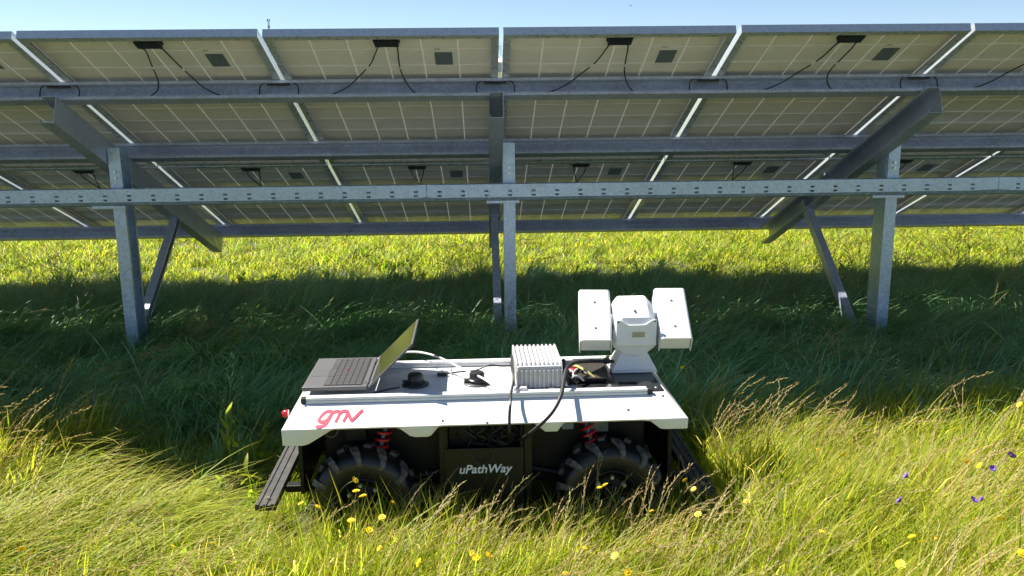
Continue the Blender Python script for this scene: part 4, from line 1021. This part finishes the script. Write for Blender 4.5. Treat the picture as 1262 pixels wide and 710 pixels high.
FLOWERS = [
    ('y', -0.500, -1.288, 0.307, 1.0, 'yellow flower highest in front of the left wheel', 'yellow flowers in the foreground grass'),
    ('y', -0.491, -1.324, 0.286, 1.0, 'yellow flower beside the left wheel hub', 'yellow flowers in the foreground grass'),
    ('y', -0.470, -1.337, 0.275, 1.0, 'tall oval yellow flower beside the left wheel hub', 'yellow flowers in the foreground grass'),
    ('y', -0.377, -1.364, 0.264, 1.0, 'yellow flower below the right edge of the left wheel', 'yellow flowers in the foreground grass'),
    ('y', -0.609, -1.339, 0.245, 1.0, 'yellow flower below the left edge of the left wheel', 'yellow flowers in the foreground grass'),
    ('y', -0.663, -1.316, 0.246, 1.0, 'orange yellow flower between left bumper and wheel', 'yellow flowers in the foreground grass'),
    ('y', -0.404, -1.415, 0.242, 1.0, 'bright yellow flower under the left wheel', 'yellow flowers in the foreground grass'),
    ('y', -0.438, -1.454, 0.221, 1.0, 'yellow flower low under the left wheel, right of centre', 'yellow flowers in the foreground grass'),
    ('y', -0.493, -1.483, 0.220, 1.0, 'yellow flower low under the left wheel, left of centre', 'yellow flowers in the foreground grass'),
    ('y', -0.499, -1.393, 0.223, 1.0, 'yellow flower half hidden in the grass hiding the left wheel', 'yellow flowers in the foreground grass'),
    ('y', -0.238, -1.399, 0.243, 1.0, "yellow flower below the name panel's left end", 'yellow flowers in the foreground grass'),
    ('y', -0.396, -1.556, 0.218, 1.0, 'yellow flower near the bottom edge below the left wheel', 'yellow flowers in the foreground grass'),
    ('y', -0.278, -1.638, 0.215, 1.0, 'yellow flower near the bottom edge between left wheel and the cluster of four', 'yellow flowers in the foreground grass'),
    ('y', -0.105, -1.570, 0.217, 1.0, 'uppermost of four yellow flowers clustered below the name panel', 'yellow flowers in the foreground grass'),
    ('y', -0.134, -1.594, 0.216, 1.0, 'leftmost of four yellow flowers clustered below the name panel', 'yellow flowers in the foreground grass'),
    ('y', -0.089, -1.609, 0.216, 1.0, 'rightmost of four yellow flowers clustered below the name panel', 'yellow flowers in the foreground grass'),
    ('y', -0.123, -1.620, 0.215, 1.0, 'lowest of four yellow flowers clustered below the name panel', 'yellow flowers in the foreground grass'),
    ('y', 0.254, -1.336, 0.285, 1.0, 'left of two yellow flowers over the right wheel hub', 'yellow flowers in the foreground grass'),
    ('y', 0.273, -1.326, 0.286, 1.0, 'right of two yellow flowers over the right wheel hub', 'yellow flowers in the foreground grass'),
    ('y', 0.514, -1.362, 0.314, 1.0, 'yellow flower in front of the right bumper beam', 'yellow flowers in the foreground grass'),
    ('y', 0.532, -1.402, 0.303, 1.0, 'orange flower just beneath the right bumper beam', 'yellow flowers in the foreground grass'),
    ('y', 0.403, -1.416, 0.242, 0.8, "small yellow flower in the grass under the right wheel's right edge", 'yellow flowers in the foreground grass'),
    ('y', 0.527, -1.481, 0.260, 1.15, 'large yellow flower right below the right bumper beam', 'yellow flowers in the foreground grass'),
    ('y', 0.181, -1.584, 0.217, 1.0, "yellow flower below the right wheel's left edge", 'yellow flowers in the foreground grass'),
    ('y', 0.373, -1.563, 0.217, 1.0, "yellow flower below the right wheel's right edge", 'yellow flowers in the foreground grass'),
    ('y', 0.262, -1.627, 0.215, 1.0, 'yellow flower straight below the right wheel near the bottom edge', 'yellow flowers in the foreground grass'),
    ('y', 0.679, -1.447, 0.281, 1.0, 'yellow flower a little right of the right bumper beam', 'yellow flowers in the foreground grass'),
    ('y', 0.967, -1.234, 0.349, 1.0, 'yellow flower high in the leaning grass right of the rover', 'yellow flowers in the foreground grass'),
    ('y', 0.850, -1.600, 0.256, 1.0, 'lone yellow flower between the right wheel and the three at right', 'yellow flowers in the foreground grass'),
    ('y', 1.088, -1.639, 0.255, 1.0, 'left of three yellow flowers low in the grass at right', 'yellow flowers in the foreground grass'),
    ('y', 1.146, -1.655, 0.254, 1.0, 'right of three yellow flowers low in the grass at right', 'yellow flowers in the foreground grass'),
    ('y', 1.121, -1.635, 0.235, 1.0, 'middle of three yellow flowers low in the grass at right', 'yellow flowers in the foreground grass'),
    ('y', 1.744, -1.032, 0.414, 1.0, 'yellow flower at the far right on the shade edge', 'yellow flowers in the foreground grass'),
    ('y', 1.339, -1.736, 0.251, 1.0, 'yellow flower in the bottom right corner grass', 'yellow flowers in the foreground grass'),
    ('y', 1.009, -1.742, 0.231, 1.0, 'lowest yellow flower in the grass at right', 'yellow flowers in the foreground grass'),
    ('y', 1.038, -1.275, 0.347, 0.8, 'small yellow flower beside the high one right of the rover', 'yellow flowers in the foreground grass'),
    ('y', 1.394, -1.348, 0.345, 1.0, 'pale yellow flower left of the purple pair at the upper right', 'yellow flowers in the foreground grass'),
    ('y', 1.421, -1.372, 0.344, 1.0, 'yellow flower just left of the purple pair at the upper right', 'yellow flowers in the foreground grass'),
    ('y', 0.285, -1.697, 0.203, 1.0, 'yellow flower at the bottom edge below the right wheel', 'yellow flowers in the foreground grass'),
    ('y', 0.118, -1.693, 0.203, 1.0, 'yellow flower at the bottom edge between the wheels', 'yellow flowers in the foreground grass'),
    ('y', -1.333, -1.657, 0.294, 1.0, 'yellow flower in the bottom left corner grass', 'yellow flowers in the foreground grass'),
    ('y', -0.902, -1.438, 0.182, 1.0, 'right of two yellow flowers low in the flattened grass at left', 'yellow flowers in the foreground grass'),
    ('y', -1.015, -1.446, 0.181, 1.0, 'left of two yellow flowers low in the flattened grass at left', 'yellow flowers in the foreground grass'),
    ('y', 1.369, -1.590, 0.276, 0.8, 'right of two small yellow flowers below the purple ones', 'yellow flowers in the foreground grass'),
    ('y', 1.289, -1.586, 0.276, 0.8, 'left of two small yellow flowers below the purple ones', 'yellow flowers in the foreground grass'),
    ('y', 0.697, -0.496, 0.405, 1.0, "yellow flower in the shaded grass behind the rover's right end", 'yellow flowers in the foreground grass'),
    ('p', 1.524, -1.357, 0.364, 1.15, 'largest purple flower, at the right end of the group', 'purple flowers in the grass at the right'),
    ('p', 1.449, -1.391, 0.343, 1.15, 'purple flower just left of the largest one', 'purple flowers in the grass at the right'),
    ('p', 1.164, -1.437, 0.342, 1.0, 'higher of the two purple flowers left of the pair', 'purple flowers in the grass at the right'),
    ('p', 1.094, -1.547, 0.318, 1.0, 'lower of the two purple flowers left of the pair', 'purple flowers in the grass at the right'),
    ('p', 1.301, -1.553, 0.318, 1.0, 'round purple flower of the close pair', 'purple flowers in the grass at the right'),
    ('p', 1.331, -1.550, 0.318, 1.0, 'faint narrow purple flower of the close pair', 'purple flowers in the grass at the right'),
]
rf = random.Random(77)
for kind, x, y, z, s, label, grp in FLOWERS:
    flower(kind, x, y, z, s, label, grp, (rf.uniform(0, 62), rf.uniform(-30, 35), rf.uniform(0, 6)))

# ------------------------------------------------------------------ weed, background
g = GB(); rgw = random.Random(3)
for z, az, L in ((.05, 2.6, .09), (.06, -.3, .10), (.10, 1.2, .08), (.13, 2.9, .06), (.15, .2, .07), (.17, -.6, .095)):
    g.leaf((0, 0, z), az, R(18), R(45), L, .024, (.16, .24, .03), (.20, .27, .04))
wo = bpy.data.objects.new("dock_seedling", None); link(wo); wo.location = (-1.085, -.62, .10)
tag(wo, "young broad leafed plant standing upright at the left edge of the sunlight", "plant")
part(g.mesh("leaves", GRASS), "leaves", wo); MB().tube([(0, 0, -.12), (.004, 0, .08), (0, .003, .2)], .0028, 6).build("stem", STEMM, wo)

def tree(x, y, h, rad, seed, label):
    zg = gz(x, y); o = empty("field_tree", (x, y, zg)); tag(o, label, "tree")
    r = random.Random(seed); m = MB()
    m.tube([(0, 0, -.2), (.05, 0, h*.3), (0, .05, h*.6), (.03, 0, h*.92)], [.16, .13, .08, .02], 7)
    for i in range(9):
        z = h*r.uniform(.25, .75); a = r.uniform(0, 6.28); L = rad*.8*(1-z/h*.6)
        m.tube([(0, 0, z), (L*.5*math.cos(a), L*.5*math.sin(a), z+.2), (L*math.cos(a), L*math.sin(a), z+.5)], [.05, .03, .01], 5)
    m.build("trunk", mat("bark", (.09, .07, .05), .9, noise_amt=.3), o)
    c = GB()
    for i in range(70):
        z = h*(.22+.78*r.random()**.8); w_ = rad*math.sin(min(1, (1-z/h)*1.5+.12)*math.pi*.5)
        a = r.uniform(0, 6.28); q = w_*math.sqrt(r.random()); cc = Vector((q*math.cos(a), q*math.sin(a), z)); col = r.choice([(.04, .09, .03), (.06, .11, .03), (.05, .08, .035)])
        for k in range(26):
            p = cc+Vector((r.gauss(0, .28), r.gauss(0, .28), r.gauss(0, .22))); c.leaf(p, r.uniform(0, 6.28), R(r.uniform(20, 120)), R(r.uniform(60, 140)), r.uniform(.12, .2), .09, col, col)
    part(c.mesh("crown", GLOSSM), "crown", o)
tree(2.25, 152, 5.0, 1.7, 5, "dark green tree on the horizon seen through the middle panel gap")
bo = empty("farm_building", (2.5, 142, gz(2.5, 142))); tag(bo, "low white building on the horizon seen through the middle panel gap", "building")
WW = mat("white_render", (.75, .74, .70), .8, noise_amt=.05, nscale=1.5)
MB().box(-4, 4, -2, 2, -.3, 1.35).build("wall", WW, bo)
MB().prism([(-2.3, 1.352), (2.3, 1.352), (0, 2.1)], -4.3, 4.3, lambda a, b, t: Vector((t, a, b))).build("roof", mat("pale_roof", (.55, .53, .5), .7), bo)
for x in (-2.6, -.9, 2.5):
    wf = MB().box(x-.4, x+.4, -2.04, -2.003, .5, 1.1).build("window", WW, bo); MB().box(x-.33, x+.33, -2.046, -2.0405, .56, 1.04).build("pane", SCREEN, wf)
MB().box(.6, 1.4, -2.05, -2.003, -.1, 1.1).build("door", mat("door_brown", (.15, .09, .05), .6), bo)
mx, my = -69.8, 300.; mz = gz(mx, my); H = 29.5-mz
mo = empty("radio_mast", (mx, my, mz)); tag(mo, "distant thin lattice radio mast standing beyond the panels' top edge", "mast")
lm = mat("mast_steel", (.30, .33, .36), .5, .5); m = MB()
for k in range(3):
    a = k*2.094; m.tube([(.45*math.cos(a), .45*math.sin(a), -.3), (.22*math.cos(a), .22*math.sin(a), H-.5)], .06, 5)
n = 22
for i in range(n):
    z0 = (H-.8)*i/n; z1 = (H-.8)*(i+1)/n; r0 = .45-.23*i/n; r1 = .45-.23*(i+1)/n
    for k in range(3):
        a, b = k*2.094, (k+1)*2.094; m.tube([(r0*math.cos(a), r0*math.sin(a), z0), (r1*math.cos(b), r1*math.sin(b), z1)], .03, 4)
m.build("lattice", lm, mo)
MB().tube([(0, 0, H-.6), (0, 0, H+.1)], .05, 6).build("spire", lm, mo)
for z, w_ in ((H-.35, .42), (H-2.4, .30)):
    for k in range(3):
        a = k*2.094+.5; c = Vector((w_*math.cos(a), w_*math.sin(a), z)); MB().box(c.x-.12, c.x+.12, c.y-.12, c.y+.12, z-.35, z+.35).build("antenna_panel", lm, mo)
# bird
b = MB(); V = Vector
body = [(-.09, 0, 0), (-.06, 0, .0), (-.01, 0, 0), (.05, 0, .004), (.075, 0, .008), (.09, 0, .006)]
b.tube(body, [.004, .012, .022, .018, .013, .002], 8)
for sy in (-1, 1):
    b.add([V((.035, sy*.012, .008)), V((.045, sy*.09, .035)), V((.0, sy*.20, .02)), V((-.05, sy*.24, .005)), V((-.02, sy*.09, .03)), V((-.025, sy*.012, .006)),
           V((.035, sy*.012, .003)), V((.045, sy*.09, .031)), V((.0, sy*.20, .018)), V((-.05, sy*.24, .003)), V((-.02, sy*.09, .026)), V((-.025, sy*.012, .001))],
          [(0, 1, 4, 5), (1, 2, 3, 4), (6, 7, 10, 11), (7, 8, 9, 10), (0, 1, 7, 6), (1, 2, 8, 7), (2, 3, 9, 8), (3, 4, 10, 9), (4, 5, 11, 10)])
b.add([V((-.07, -.008, 0)), V((-.15, -.03, 0)), V((-.125, 0, 0)), V((-.15, .03, 0)), V((-.07, .008, 0)), V((-.11, 0, .006))], [(0, 1, 2, 5), (2, 3, 4, 5), (0, 5, 4)])
bi = b.build("bird", mat("bird_dark", (.03, .03, .04), .6), None, smooth=True); bi.location = (10.36, 60, 8.06); bi.rotation_euler = (.3, .1, .6)
tag(bi, "tiny dark bird flying high in the clear sky", "bird")
